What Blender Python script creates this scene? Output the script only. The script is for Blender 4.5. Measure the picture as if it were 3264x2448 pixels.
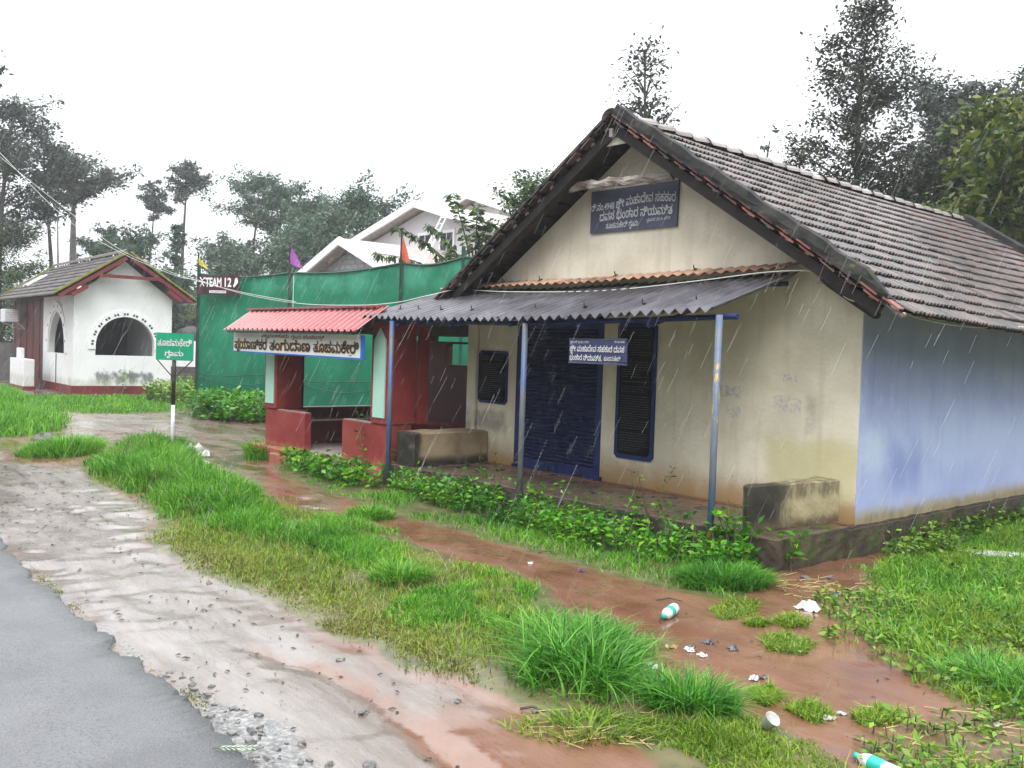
import bpy, math, random
import numpy as np
from mathutils import Vector, Matrix
from mathutils.geometry import tessellate_polygon

# ------------------------------------------------------------------ scene, camera, light
for o in list(bpy.data.objects):
    bpy.data.objects.remove(o)
SC = bpy.context.scene
C = SC.collection
R = math.radians
random.seed(7)
RNG = np.random.default_rng(7)

cd = bpy.data.cameras.new("camera")
cd.sensor_width = 36.0
cd.lens = 36.0 * 3037.5 / 3264.0
cd.clip_start = 0.05
cd.clip_end = 1200.0
cam = bpy.data.objects.new("camera", cd)
C.objects.link(cam)
PITCH, ROLL = 0.0356, -0.0331
fw = Vector((0, math.cos(PITCH), -math.sin(PITCH)))
up0 = Vector((0, math.sin(PITCH), math.cos(PITCH)))
rt = math.cos(ROLL) * Vector((1, 0, 0)) - math.sin(ROLL) * up0
upv = math.sin(ROLL) * Vector((1, 0, 0)) + math.cos(ROLL) * up0
m = Matrix((rt, upv, -fw)).transposed().to_4x4()
m.translation = Vector((0, 0, 1.92))
cam.matrix_world = m
SC.camera = cam

SUN_EL, SUN_ROT = R(52), R(180)
w = bpy.data.worlds.new("World")
SC.world = w
w.use_nodes = True
wn, wl = w.node_tree.nodes, w.node_tree.links
bg = wn["Background"]
sky = wn.new("ShaderNodeTexSky")
sky.sky_type = 'NISHITA'
sky.sun_disc = False
sky.sun_elevation = SUN_EL
sky.sun_rotation = SUN_ROT
mx = wn.new("ShaderNodeMix")
mx.data_type = 'RGBA'
mx.inputs[0].default_value = 0.93          # thick rain cloud over the blue
# an overcast sky is about three times brighter overhead than at the horizon
tcw = wn.new("ShaderNodeTexCoord"); spw = wn.new("ShaderNodeSeparateXYZ"); wl.new(tcw.outputs["Generated"], spw.inputs[0])
mrw = wn.new("ShaderNodeMapRange"); mrw.inputs[1].default_value = 0.0; mrw.inputs[2].default_value = 1.0
mrw.inputs[3].default_value = 6.4; mrw.inputs[4].default_value = 17.5
wl.new(spw.outputs[2], mrw.inputs[0])
tint = wn.new("ShaderNodeVectorMath"); tint.operation = 'SCALE'; tint.inputs[0].default_value = (0.97, 0.995, 1.02)
wl.new(mrw.outputs[0], tint.inputs["Scale"]); wl.new(tint.outputs[0], mx.inputs[7])
wl.new(sky.outputs[0], mx.inputs[6])
wl.new(mx.outputs[2], bg.inputs[0])
bg.inputs[1].default_value = 0.1

sd = bpy.data.lights.new("sun", 'SUN')
sd.energy = 1.4
sd.angle = R(30)
sd.color = (1.0, 0.97, 0.93)
sun = bpy.data.objects.new("sun", sd)
C.objects.link(sun)
sun.rotation_euler = (R(38), 0, R(0))

vs = SC.view_settings
vs.view_transform = 'Standard'
vs.look = 'None'
vs.gamma = 1.0
vs.use_curve_mapping = False
vs.exposure = 0.92
SC.cycles.volume_bounces = 0
SC.cycles.max_bounces = 6
SC.cycles.diffuse_bounces = 2
SC.cycles.transparent_max_bounces = 8

# ------------------------------------------------------------------ object helpers
def prop(o, label=None, cat=None, group=None, kind=None):
    if label: o["label"] = label
    if cat: o["category"] = cat
    if group: o["group"] = group
    if kind: o["kind"] = kind
    return o

def thing(name, label, cat, loc=(0, 0, 0), rotz=0.0, group=None):
    o = bpy.data.objects.new(name, None)
    o.empty_display_size = 0.2
    C.objects.link(o)
    o.location = loc
    o.rotation_euler = (0, 0, rotz)
    return prop(o, label, cat, group)

def mkobj(name, me, parent=None, mat=None):
    if mat is not None and len(me.materials) == 0:
        me.materials.append(mat)
    o = bpy.data.objects.new(name, me)
    C.objects.link(o)
    if parent is not None:
        o.parent = parent
    return o

def fastmesh(name, verts, quads=None, tris=None, smooth=False):
    me = bpy.data.meshes.new(name)
    verts = np.asarray(verts, np.float32).reshape(-1, 3)
    nq = 0 if quads is None else len(quads)
    nt = 0 if tris is None else len(tris)
    me.vertices.add(len(verts))
    me.vertices.foreach_set("co", verts.ravel())
    idx, st = [], []
    if nq:
        idx.append(np.asarray(quads, np.int32).ravel())
        st.append(np.arange(nq, dtype=np.int32) * 4)
    if nt:
        idx.append(np.asarray(tris, np.int32).ravel())
        st.append(np.arange(nt, dtype=np.int32) * 3 + nq * 4)
    idx, st = np.concatenate(idx), np.concatenate(st)
    me.loops.add(len(idx))
    me.loops.foreach_set("vertex_index", idx)
    me.polygons.add(len(st))
    me.polygons.foreach_set("loop_start", st)
    if smooth:
        me.polygons.foreach_set("use_smooth", np.ones(len(st), bool))
    me.update(calc_edges=True)
    return me

class MB:
    """Collects faces; build() links them as one mesh object."""
    def __init__(s):
        s.v, s.f = [], []
    def add(s, vs_, fs):
        n = len(s.v)
        s.v += [tuple(p) for p in vs_]
        s.f += [tuple(i + n for i in f) for f in fs]
        return s
    def box(s, x0, x1, y0, y1, z0, z1, M=None):
        x0, x1 = min(x0, x1), max(x0, x1)
        y0, y1 = min(y0, y1), max(y0, y1)
        z0, z1 = min(z0, z1), max(z0, z1)
        vs_ = [Vector(p) for p in ((x0, y0, z0), (x1, y0, z0), (x1, y1, z0), (x0, y1, z0), (x0, y0, z1), (x1, y0, z1), (x1, y1, z1), (x0, y1, z1))]
        if M is not None: vs_ = [M @ p for p in vs_]
        return s.add(vs_, [(3, 2, 1, 0), (4, 5, 6, 7), (0, 1, 5, 4), (1, 2, 6, 5), (2, 3, 7, 6), (3, 0, 4, 7)])
    def tube(s, pts, r, n=6, cap=True):
        pts = [Vector(p) for p in pts]
        rs = r if isinstance(r, (list, tuple)) else [r] * len(pts)
        vs_, fs = [], []
        for i, p in enumerate(pts):
            d = (pts[min(i + 1, len(pts) - 1)] - pts[max(i - 1, 0)])
            d = d.normalized() if d.length > 1e-9 else Vector((0, 0, 1))
            a = d.cross(Vector((0, 0, 1)) if abs(d.z) < 0.9 else Vector((1, 0, 0))).normalized()
            b = d.cross(a)
            for k in range(n):
                t = 2 * math.pi * k / n
                vs_.append(p + (a * math.cos(t) + b * math.sin(t)) * rs[i])
        for i in range(len(pts) - 1):
            for k in range(n):
                k2 = (k + 1) % n
                fs.append((i * n + k, i * n + k2, (i + 1) * n + k2, (i + 1) * n + k))
        if cap:
            fs.append(tuple(range(n)))
            fs.append(tuple((len(pts) - 1) * n + k for k in reversed(range(n))))
        return s.add(vs_, fs)
    def slab(s, outer, holes=(), y0=0.0, y1=0.2, M=None):
        """Polygon in (x, z) with holes, from y0 (front) to y1."""
        loops = [list(outer)] + [list(h) for h in holes]
        flat = [p for l in loops for p in l]
        tri = tessellate_polygon([[Vector((p[0], p[1], 0)) for p in l] for l in loops])
        n = len(flat)
        vs_ = [Vector((p[0], y0, p[1])) for p in flat] + [Vector((p[0], y1, p[1])) for p in flat]
        fs = [tuple(t) for t in tri] + [tuple(i + n for i in reversed(t)) for t in tri]
        k = 0
        for l in loops:
            for i in range(len(l)):
                j = (i + 1) % len(l)
                fs.append((k + i, k + j, k + j + n, k + i + n))
            k += len(l)
        if M is not None: vs_ = [M @ p for p in vs_]
        return s.add(vs_, fs)
    def build(s, name, mat, parent=None, bevel=0.0, smooth=False, rough=None):
        me = bpy.data.meshes.new(name)
        me.from_pydata([tuple(p) for p in s.v], [], s.f)
        me.update()
        if smooth:
            me.polygons.foreach_set("use_smooth", np.ones(len(me.polygons), bool))
        o = mkobj(name, me, parent, mat)
        import bmesh
        bm = bmesh.new(); bm.from_mesh(me)
        bmesh.ops.recalc_face_normals(bm, faces=bm.faces)
        if rough:
            cut, amp = rough
            for _ in range(6):
                ed = [e for e in bm.edges if e.calc_length() > cut]
                if not ed: break
                bmesh.ops.subdivide_edges(bm, edges=ed, cuts=1, use_grid_fill=True)
            bmesh.ops.triangulate(bm, faces=[f for f in bm.faces if len(f.verts) > 4])
            bm.normal_update()
            for v in bm.verts:
                c = v.co
                k = math.sin(c.x * 9.1 + c.z * 7.3) + math.sin(c.y * 11.7 - c.x * 5.1) + 0.7 * math.sin(c.z * 23 + c.y * 17 + c.x * 19)
                v.co = c + v.normal * amp * k * 0.5
        bm.to_mesh(me); bm.free()
        if bevel:
            b = o.modifiers.new("bevel", 'BEVEL')
            b.width = bevel; b.segments = 1; b.limit_method = 'ANGLE'
        return o

# ------------------------------------------------------------------ materials
def nd(t, typ, **kw):
    n = t.nodes.new(typ)
    for k, v in kw.items(): setattr(n, k, v)
    return n

def mat(name, cols, scale=3.0, rough=0.7, rough2=None, bump=0.0, bscale=40.0, detail=6.0, spec=0.5, stops=None, island=0.0, metal=0.0, stretch=(1, 1, 1), transl=0.0, extra=None, coat=0.0, obrand=0.0):
    """Noise between the colours of cols, with fine relief; extra(t, colour_socket, coord_socket) may lay marks on top."""
    mt = bpy.data.materials.new(name)
    mt.use_nodes = True
    t = mt.node_tree
    L = t.links.new
    b = t.nodes["Principled BSDF"]
    tc = nd(t, "ShaderNodeTexCoord")
    mp = nd(t, "ShaderNodeMapping")
    mp.inputs["Scale"].default_value = stretch
    L(tc.outputs["Object"], mp.inputs[0])
    no = nd(t, "ShaderNodeTexNoise")
    no.inputs["Scale"].default_value = scale
    no.inputs["Detail"].default_value = detail
    no.inputs["Roughness"].default_value = 0.62
    L(mp.outputs[0], no.inputs["Vector"])
    ra = nd(t, "ShaderNodeValToRGB")
    fac = no.outputs[0]
    if island or obrand:
        if island:
            src = nd(t, "ShaderNodeNewGeometry").outputs["Random Per Island"]
        else:
            src = nd(t, "ShaderNodeObjectInfo").outputs["Random"]
        am = island or obrand
        ma = nd(t, "ShaderNodeMath", operation='MULTIPLY_ADD')
        L(src, ma.inputs[0]); ma.inputs[1].default_value = am; ma.inputs[2].default_value = -am / 2
        ad = nd(t, "ShaderNodeMath", operation='ADD', use_clamp=True)
        L(fac, ad.inputs[0]); L(ma.outputs[0], ad.inputs[1])
        fac = ad.outputs[0]
    L(fac, ra.inputs[0])
    cr = ra.color_ramp
    n = len(cols)
    st = stops or [0.32 + 0.36 * i / max(1, n - 1) for i in range(n)]
    cr.elements[0].position = st[0]; cr.elements[0].color = (*cols[0], 1)
    cr.elements[1].position = st[-1]; cr.elements[1].color = (*cols[-1], 1)
    for i in range(1, n - 1):
        e = cr.elements.new(st[i]); e.color = (*cols[i], 1)
    col = ra.outputs[0]
    if extra: col = extra(t, col, tc.outputs["Object"])
    L(col, b.inputs["Base Color"])
    b.inputs["Specular IOR Level"].default_value = spec
    b.inputs["Metallic"].default_value = metal
    b.inputs["Coat Weight"].default_value = coat
    b.inputs["Coat Roughness"].default_value = 0.15
    if rough2 is None:
        b.inputs["Roughness"].default_value = rough
    else:
        n2 = nd(t, "ShaderNodeTexNoise"); n2.inputs["Scale"].default_value = scale * 1.7; n2.inputs["Detail"].default_value = 4
        L(mp.outputs[0], n2.inputs["Vector"])
        mr = nd(t, "ShaderNodeMapRange"); mr.inputs[1].default_value = 0.35; mr.inputs[2].default_value = 0.65
        mr.inputs[3].default_value = rough; mr.inputs[4].default_value = rough2
        L(n2.outputs[0], mr.inputs[0]); L(mr.outputs[0], b.inputs["Roughness"])
    if bump:
        n3 = nd(t, "ShaderNodeTexNoise"); n3.inputs["Scale"].default_value = bscale; n3.inputs["Detail"].default_value = 5
        L(mp.outputs[0], n3.inputs["Vector"])
        bu = nd(t, "ShaderNodeBump"); bu.inputs["Strength"].default_value = 1.0; bu.inputs["Distance"].default_value = bump
        L(n3.outputs[0], bu.inputs["Height"]); L(bu.outputs[0], b.inputs["Normal"])
    if transl:
        tr = nd(t, "ShaderNodeBsdfTranslucent"); L(col, tr.inputs[0])
        ms = nd(t, "ShaderNodeMixShader"); ms.inputs[0].default_value = transl
        L(b.outputs[0], ms.inputs[1]); L(tr.outputs[0], ms.inputs[2])
        L(ms.outputs[0], t.nodes["Material Output"].inputs[0])
    return mt

def stain_or_shade(col2, box, soft=0.15, scale=6.0, thr=0.5, width=0.18, stretch=(1, 1, 1), amount=1.0):
    """A stain of colour col2 within a box of object coordinates ((x0,x1),(y0,y1),(z0,z1)), broken up by noise."""
    def f(t, col, co):
        L = t.links.new
        sp = nd(t, "ShaderNodeSeparateXYZ"); L(co, sp.inputs[0])
        cur = None
        for ax, rg in enumerate(box):
            if rg is None: continue
            for val, sgn in ((rg[0], 1), (rg[1], -1)):
                if val is None: continue
                mr = nd(t, "ShaderNodeMapRange", interpolation_type='SMOOTHSTEP')
                if sgn > 0:
                    mr.inputs[1].default_value = val - soft; mr.inputs[2].default_value = val + soft
                    mr.inputs[3].default_value = 0; mr.inputs[4].default_value = 1
                else:
                    mr.inputs[1].default_value = val - soft; mr.inputs[2].default_value = val + soft
                    mr.inputs[3].default_value = 1; mr.inputs[4].default_value = 0
                L(sp.outputs[ax], mr.inputs[0])
                if cur is None: cur = mr.outputs[0]
                else:
                    mu = nd(t, "ShaderNodeMath", operation='MULTIPLY'); L(cur, mu.inputs[0]); L(mr.outputs[0], mu.inputs[1]); cur = mu.outputs[0]
        mp = nd(t, "ShaderNodeMapping"); mp.inputs["Scale"].default_value = stretch; L(co, mp.inputs[0])
        no = nd(t, "ShaderNodeTexNoise"); no.inputs["Scale"].default_value = scale; no.inputs["Detail"].default_value = 7; no.inputs["Roughness"].default_value = 0.65
        L(mp.outputs[0], no.inputs["Vector"])
        ad = nd(t, "ShaderNodeMath", operation='MULTIPLY_ADD'); L(cur, ad.inputs[0]); ad.inputs[1].default_value = 0.5
        L(no.outputs[0], ad.inputs[2])
        mr = nd(t, "ShaderNodeMapRange", interpolation_type='SMOOTHSTEP')
        mr.inputs[1].default_value = 0.5 + thr - width; mr.inputs[2].default_value = 0.5 + thr + width; mr.inputs[4].default_value = amount
        L(ad.outputs[0], mr.inputs[0])
        mu = nd(t, "ShaderNodeMath", operation='MULTIPLY'); L(mr.outputs[0], mu.inputs[0]); L(cur, mu.inputs[1])
        mi = nd(t, "ShaderNodeMix", data_type='RGBA'); L(mu.outputs[0], mi.inputs[0]); L(col, mi.inputs[6]); mi.inputs[7].default_value = (*col2, 1)
        return mi.outputs[2]
    return f

def speckle(c2, scale=220.0, lo=0.60, hi=0.72, amount=0.8):
    """Fine grains of another colour."""
    def f(t, col, co):
        L = t.links.new
        no = nd(t, "ShaderNodeTexNoise"); no.inputs["Scale"].default_value = scale; no.inputs["Detail"].default_value = 2
        L(co, no.inputs["Vector"])
        mr = nd(t, "ShaderNodeMapRange"); mr.inputs[1].default_value = lo; mr.inputs[2].default_value = hi; mr.inputs[4].default_value = amount
        L(no.outputs[0], mr.inputs[0])
        mi = nd(t, "ShaderNodeMix", data_type='RGBA'); L(mr.outputs[0], mi.inputs[0]); L(col, mi.inputs[6]); mi.inputs[7].default_value = (*c2, 1)
        return mi.outputs[2]
    return f

def chain(*fs):
    def f(t, col, co):
        for g in fs: col = g(t, col, co)
        return col
    return f

M = {}
M['cream'] = mat("cream_plaster", [(0.74, 0.685, 0.55), (0.80, 0.755, 0.635)], 1.3, 0.75, bump=0.003, bscale=22, extra=chain(
    stain_or_shade((0.50, 0.455, 0.34), ((-9, 9), None, None), 0.1, 1.1, 0.50, 0.12, amount=0.5),
    stain_or_shade((0.46, 0.41, 0.30), ((-9, 9), None, (0.2, 5)), 0.1, 4.0, 0.60, 0.10, stretch=(1.6, 1, 0.12), amount=0.35),
    stain_or_shade((0.16, 0.13, 0.10), ((-9, 9), None, (0.2, 5)), 0.1, 26.0, 0.68, 0.04, amount=0.5),
    stain_or_shade((0.26, 0.15, 0.08), (None, None, (-1, 0.85)), 0.3, 30.0, 0.60, 0.06, amount=0.6),
    stain_or_shade((0.36, 0.24, 0.12), (None, None, (-1, 0.62)), 0.25, 2.5, 0.22, 0.3),
    stain_or_shade((0.30, 0.18, 0.08), (None, None, (-1, 0.38)), 0.10, 3.5, 0.12, 0.3),
    stain_or_shade((0.55, 0.50, 0.22), ((-1.1, 0.1), None, (0.5, 1.15)), 0.22, 2.0, 0.30, 0.15, amount=0.6),
    stain_or_shade((0.22, 0.21, 0.18), ((-0.62, -0.42), None, (1.1, 1.62)), 0.1, 5.0, 0.42, 0.2, amount=0.45),
    stain_or_shade((0.26, 0.27, 0.45), ((-1.82, -1.36), None, (1.46, 1.62)), 0.03, 22.0, 0.50, 0.06, amount=0.5),
    stain_or_shade((0.26, 0.27, 0.45), ((-1.6, -1.36), None, (1.24, 1.40)), 0.03, 26.0, 0.52, 0.06, amount=0.45),
    stain_or_shade((0.26, 0.27, 0.45), ((-1.0, -0.62), None, (1.34, 1.56)), 0.04, 22.0, 0.52, 0.06, amount=0.4),
    stain_or_shade((0.26, 0.27, 0.45), ((-0.9, -0.66), None, (1.66, 1.80)), 0.04, 26.0, 0.52, 0.06, amount=0.5),
    stain_or_shade((0.10, 0.08, 0.06), ((-6.2, -5.2), None, (0.7, 1.12)), 0.15, 5, 0.42, 0.2, amount=0.6)))
M['blue'] = mat("blue_plaster", [(0.35, 0.41, 0.72), (0.45, 0.51, 0.79)], 1.2, 0.7, bump=0.003, bscale=22, extra=chain(
    stain_or_shade((0.50, 0.57, 0.78), (None, (-1, 20), (0.6, 2.2)), 0.5, 9.0, 0.60, 0.06, stretch=(1, 1, 0.6), amount=0.6),
    stain_or_shade((0.25, 0.29, 0.58), (None, (-1, 20), (0.4, 3)), 0.3, 4.0, 0.60, 0.1, stretch=(1, 1.6, 0.12), amount=0.35),
    stain_or_shade((0.47, 0.56, 0.80), (None, (-1, 20), (0.55, 1.45)), 0.45, 2.2, 0.42, 0.25, stretch=(1, 1, 1.1), amount=0.7),
    stain_or_shade((0.56, 0.66, 0.84), (None, (0, 0.6), (0.75, 1.35)), 0.25, 3.0, 0.36, 0.25, amount=0.7),
    stain_or_shade((0.22, 0.28, 0.60), (None, (0.5, 1.5), (0.5, 1.15)), 0.35, 2.6, 0.30, 0.25, amount=0.8),
    stain_or_shade((0.36, 0.30, 0.18), (None, None, (-1, 0.44)), 0.12, 3.0, 0.20, 0.25, stretch=(1, 1, 0.4)),
    stain_or_shade((0.12, 0.10, 0.07), (None, None, (-1, 0.45)), 0.12, 5.0, 0.52, 0.2, stretch=(1, 1, 0.6), amount=0.6)))
M['plinth'] = mat("mossy_plinth", [(0.022, 0.019, 0.015), (0.05, 0.038, 0.028), (0.12, 0.08, 0.052)], 3.5, 0.75, bump=0.012, bscale=14, extra=chain(
    stain_or_shade((0.045, 0.075, 0.015), None or ((-9, 9), None, (-1, 0.32)), 0.05, 4.0, 0.58, 0.08)))
M['veranda'] = mat("wet_cement_floor", [(0.06, 0.045, 0.035), (0.13, 0.09, 0.065)], 2.0, 0.22, 0.5, bump=0.003, bscale=25, extra=chain(
    stain_or_shade((0.16, 0.085, 0.06), (None, (-0.35, 0.3), None), 0.08, 3.0, 0.38, 0.15),
    stain_or_shade((0.06, 0.11, 0.012), ((-0.25, 0.3), (-1.3, -0.1), None), 0.06, 5.0, 0.52, 0.08)))
M['bench'] = mat("weathered_bench", [(0.30, 0.24, 0.14), (0.46, 0.40, 0.25)], 3.0, 0.7, bump=0.006, bscale=20, extra=chain(
    stain_or_shade((0.025, 0.022, 0.018), (None, (-3, -0.72), None), 0.28, 4.0, 0.28, 0.16, stretch=(3, 3, 0.5)),
    stain_or_shade((0.05, 0.045, 0.03), (None, None, (0.55, 0.9)), 0.10, 5.0, 0.46, 0.2, stretch=(1.6, 1.6, 0.5), amount=0.8),
    stain_or_shade((0.10, 0.075, 0.04), (None, None, (-1, 0.42)), 0.1, 4.0, 0.35, 0.2)))
M['bench2'] = mat("brown_bench", [(0.20, 0.14, 0.085), (0.36, 0.29, 0.18)], 3.0, 0.7, bump=0.006, bscale=20, extra=chain(
    stain_or_shade((0.03, 0.022, 0.018), (None, None, (-1, 0.45)), 0.1, 3.0, 0.34, 0.2),
    stain_or_shade((0.02, 0.018, 0.015), (None, (-3, -1.15), None), 0.08, 4.0, 0.3, 0.2)))
M['shutter'] = mat("blue_shutter", [(0.006, 0.010, 0.045), (0.011, 0.02, 0.085)], 2.0, 0.5, 0.6, spec=0.25, bump=0.001, bscale=60)
M['shutter_frame'] = mat("blue_frame", [(0.010, 0.020, 0.095), (0.016, 0.036, 0.15)], 3.0, 0.55, spec=0.3)
M['board'] = mat("black_board", [(0.005, 0.005, 0.009), (0.009, 0.009, 0.013)], 4.0, 0.85, spec=0.1)
M['chalk'] = mat("grey_writing", [(0.075, 0.075, 0.08), (0.03, 0.03, 0.035)], 30.0, 0.8)
M['signblue'] = mat("slate_blue_sign", [(0.055, 0.062, 0.105), (0.09, 0.10, 0.155)], 5.0, 0.6)
M['signnavy'] = mat("navy_sign", [(0.03, 0.035, 0.10), (0.05, 0.06, 0.15)], 5.0, 0.5)
M['white'] = mat("white_paint", [(0.72, 0.74, 0.76), (0.82, 0.82, 0.82)], 5.0, 0.55)
M['whiteworn'] = mat("worn_white_lettering", [(0.50, 0.50, 0.55), (0.74, 0.74, 0.76)], 16.0, 0.6)
M['tile'] = mat("weathered_tile", [(0.044, 0.034, 0.033), (0.096, 0.072, 0.066), (0.15, 0.097, 0.083)], 1.6, 0.16, 0.28, bump=0.0012, bscale=40, obrand=0.4, coat=0.6)
M['trough'] = mat("shaded_tile_pan", [(0.013, 0.010, 0.011), (0.028, 0.022, 0.022), (0.05, 0.034, 0.032)], 5.0, 0.7, obrand=0.4, spec=0.25)  # shade between the wet rolls painted into dark pans and noses
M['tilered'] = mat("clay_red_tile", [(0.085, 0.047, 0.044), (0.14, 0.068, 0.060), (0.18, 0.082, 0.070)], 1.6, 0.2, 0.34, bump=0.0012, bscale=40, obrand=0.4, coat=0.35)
M['troughred'] = mat("shaded_red_tile_pan", [(0.05, 0.024, 0.022), (0.085, 0.034, 0.030), (0.12, 0.046, 0.038)], 5.0, 0.6, obrand=0.4, spec=0.3)  # red pans and noses carry the same painted shade
M['redtile'] = mat("bare_clay", [(0.05, 0.024, 0.02), (0.16, 0.055, 0.042), (0.26, 0.10, 0.075)], 8.0, 0.6, obrand=0.7)
M['mortar'] = mat("mossy_mortar", [(0.008, 0.008, 0.009), (0.020, 0.020, 0.019), (0.055, 0.053, 0.048)], 4.0, 0.75, 0.9, bump=0.01, bscale=18, extra=chain(
    stain_or_shade((0.11, 0.13, 0.012), ((0.0, 1.2), None, None), 0.2, 9.0, 0.60, 0.05)))
M['ridge'] = mat("ridge_cap", [(0.16, 0.13, 0.12), (0.34, 0.31, 0.29)], 6.0, 0.25, 0.4, obrand=0.3)
M['oldwood'] = mat("dark_timber", [(0.012, 0.009, 0.008), (0.030, 0.021, 0.018)], 5.0, 0.8, stretch=(1, 1, 1), bump=0.004, bscale=30)
M['palewood'] = mat("bleached_timber", [(0.10, 0.075, 0.06), (0.30, 0.26, 0.23), (0.50, 0.46, 0.42)], 5.0, 0.7, bump=0.012, bscale=22, stretch=(1, 1, 2))
M['battenend'] = mat("sawn_batten", [(0.20, 0.17, 0.15), (0.42, 0.39, 0.35)], 9.0, 0.8)
M['asbestos'] = mat("grey_corrugated_sheet", [(0.05, 0.048, 0.058), (0.095, 0.092, 0.108), (0.15, 0.145, 0.165)], 2.5, 0.30, 0.5, bump=0.002, bscale=50, obrand=0.15, extra=chain(
    stain_or_shade((0.05, 0.045, 0.05), (None, (-0.7, 0.2), None), 0.2, 4.0, 0.45, 0.2)))
M['rust'] = mat("rust_stained_sheet", [(0.16, 0.085, 0.055), (0.40, 0.22, 0.14), (0.52, 0.36, 0.26)], 4.0, 0.6, bump=0.003, bscale=30, obrand=0.2)
M['iron'] = mat("dark_iron", [(0.015, 0.015, 0.016), (0.04, 0.038, 0.036)], 10.0, 0.5)
M['pole'] = mat("worn_blue_pole", [(0.045, 0.09, 0.20), (0.06, 0.115, 0.24), (0.12, 0.125, 0.14), (0.19, 0.185, 0.185)], 2.2, 0.45, stretch=(1, 1, 1.0), stops=[0.3, 0.45, 0.55, 0.7])
M['poley'] = mat("pole_yellow_flakes", [(0.06, 0.13, 0.28), (0.16, 0.18, 0.22), (0.07, 0.14, 0.28)], 2.2, 0.45, extra=chain(
    stain_or_shade((0.62, 0.36, 0.03), (None, None, (1.25, 1.95)), 0.12, 9.0, 0.56, 0.05, stretch=(2, 2, 0.7)),
    stain_or_shade((0.62, 0.36, 0.03), (None, None, (0.0, 0.45)), 0.08, 9.0, 0.50, 0.05, stretch=(2, 2, 0.7))))
M['red'] = mat("red_paint", [(0.21, 0.020, 0.022), (0.27, 0.032, 0.032), (0.31, 0.062, 0.050)], 1.8, 0.55, 0.7, bump=0.002, bscale=30, extra=chain(
    stain_or_shade((0.36, 0.13, 0.08), (None, None, (-1, 0.30)), 0.15, 4.0, 0.34, 0.15)))
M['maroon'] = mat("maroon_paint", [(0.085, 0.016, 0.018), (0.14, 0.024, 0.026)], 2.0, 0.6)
M['mint'] = mat("mint_paint", [(0.36, 0.64, 0.55), (0.44, 0.72, 0.62)], 2.0, 0.5)
M['shfloor'] = mat("shelter_floor", [(0.34, 0.27, 0.24), (0.46, 0.38, 0.34)], 3.0, 0.35)
M['redsheet'] = mat("red_profiled_sheet", [(0.26, 0.040, 0.045), (0.36, 0.070, 0.070)], 1.4, 0.2, 0.35, coat=0.5)
M['concrete'] = mat("dark_concrete", [(0.05, 0.045, 0.045), (0.11, 0.10, 0.10)], 2.0, 0.8)
M['blueframe'] = mat("bright_blue_frame", [(0.02, 0.12, 0.50), (0.03, 0.16, 0.58)], 3.0, 0.45)
M['black'] = mat("black_lettering", [(0.008, 0.008, 0.02), (0.014, 0.014, 0.03)], 6.0, 0.5)
M['yellow'] = mat("yellow_outline", [(0.70, 0.38, 0.05), (0.80, 0.48, 0.09)], 6.0, 0.5)
M['dkred'] = mat("dark_red_lettering", [(0.20, 0.008, 0.015), (0.26, 0.012, 0.02)], 6.0, 0.5)
M['net'] = mat("green_shade_net", [(0.001, 0.13, 0.066), (0.003, 0.175, 0.092), (0.008, 0.24, 0.135)], 0.7, 0.55, transl=0.25, bump=0.01, bscale=3, extra=chain(stain_or_shade((0.07, 0.38, 0.25), (None, None, (3.0, 4.2)), 0.45, 0.9, 0.50, 0.12, amount=0.6), stain_or_shade((0.002, 0.10, 0.06), (None, None, (-1, 1.3)), 0.35, 0.8, 0.45, 0.3, amount=0.6)))  # shading towards the foot painted into the colour; upper patches its own
M['netdark'] = mat("dark_green_hem", [(0.003, 0.05, 0.035), (0.006, 0.08, 0.05)], 3, 0.6)
M['palegreen'] = mat("pale_green_pipe", [(0.30, 0.60, 0.47), (0.36, 0.66, 0.52)], 3, 0.5)
M['banner'] = mat("maroon_black_banner", [(0.022, 0.010, 0.016), (0.05, 0.014, 0.022), (0.20, 0.012, 0.02)], 3.0, 0.5, stops=[0.36, 0.52, 0.72])
M['signgreen'] = mat("green_sign", [(0.0, 0.25, 0.125), (0.0, 0.30, 0.16)], 3.0, 0.4, extra=chain(
    stain_or_shade((0.10, 0.05, 0.02), (None, None, (-0.3, 0.06)), 0.05, 8.0, 0.5, 0.12)))
M['whitewall'] = mat("white_wash", [(0.68, 0.70, 0.71), (0.78, 0.79, 0.79)], 1.2, 0.75, bump=0.003, bscale=12, extra=chain(
    stain_or_shade((0.16, 0.18, 0.18), ((0.6, 2.7), None, (0.25, 0.85)), 0.22, 3.2, 0.44, 0.12, stretch=(1.4, 1, 0.8)),
    stain_or_shade((0.42, 0.43, 0.33), (None, None, (-1, 0.6)), 0.2, 3.0, 0.45, 0.2, stretch=(1, 1, 0.5), amount=0.7)))
M['redwood'] = mat("dark_red_boards", [(0.06, 0.006, 0.008), (0.11, 0.011, 0.013)], 3.0, 0.5, stretch=(1, 1, 0.2))
M['trimred'] = mat("red_trim", [(0.115, 0.010, 0.012), (0.17, 0.016, 0.019)], 3.0, 0.5)
M['greytile'] = mat("old_grey_tile", [(0.045, 0.036, 0.036), (0.085, 0.068, 0.066), (0.13, 0.10, 0.095)], 3.0, 0.35, 0.55, bump=0.004, bscale=20, extra=chain(
    stain_or_shade((0.16, 0.17, 0.02), (None, (-9, -0.25), None), 0.1, 3.0, 0.35, 0.12)))
M['moss'] = mat("yellow_moss", [(0.12, 0.13, 0.02), (0.24, 0.25, 0.04)], 6.0, 0.9)
M['room'] = mat("room_plaster", [(0.075, 0.075, 0.075), (0.12, 0.12, 0.12)], 2.0, 0.8)
M['housewall'] = mat("pale_grey_wall", [(0.62, 0.61, 0.63), (0.70, 0.69, 0.71)], 1.0, 0.8)
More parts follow.
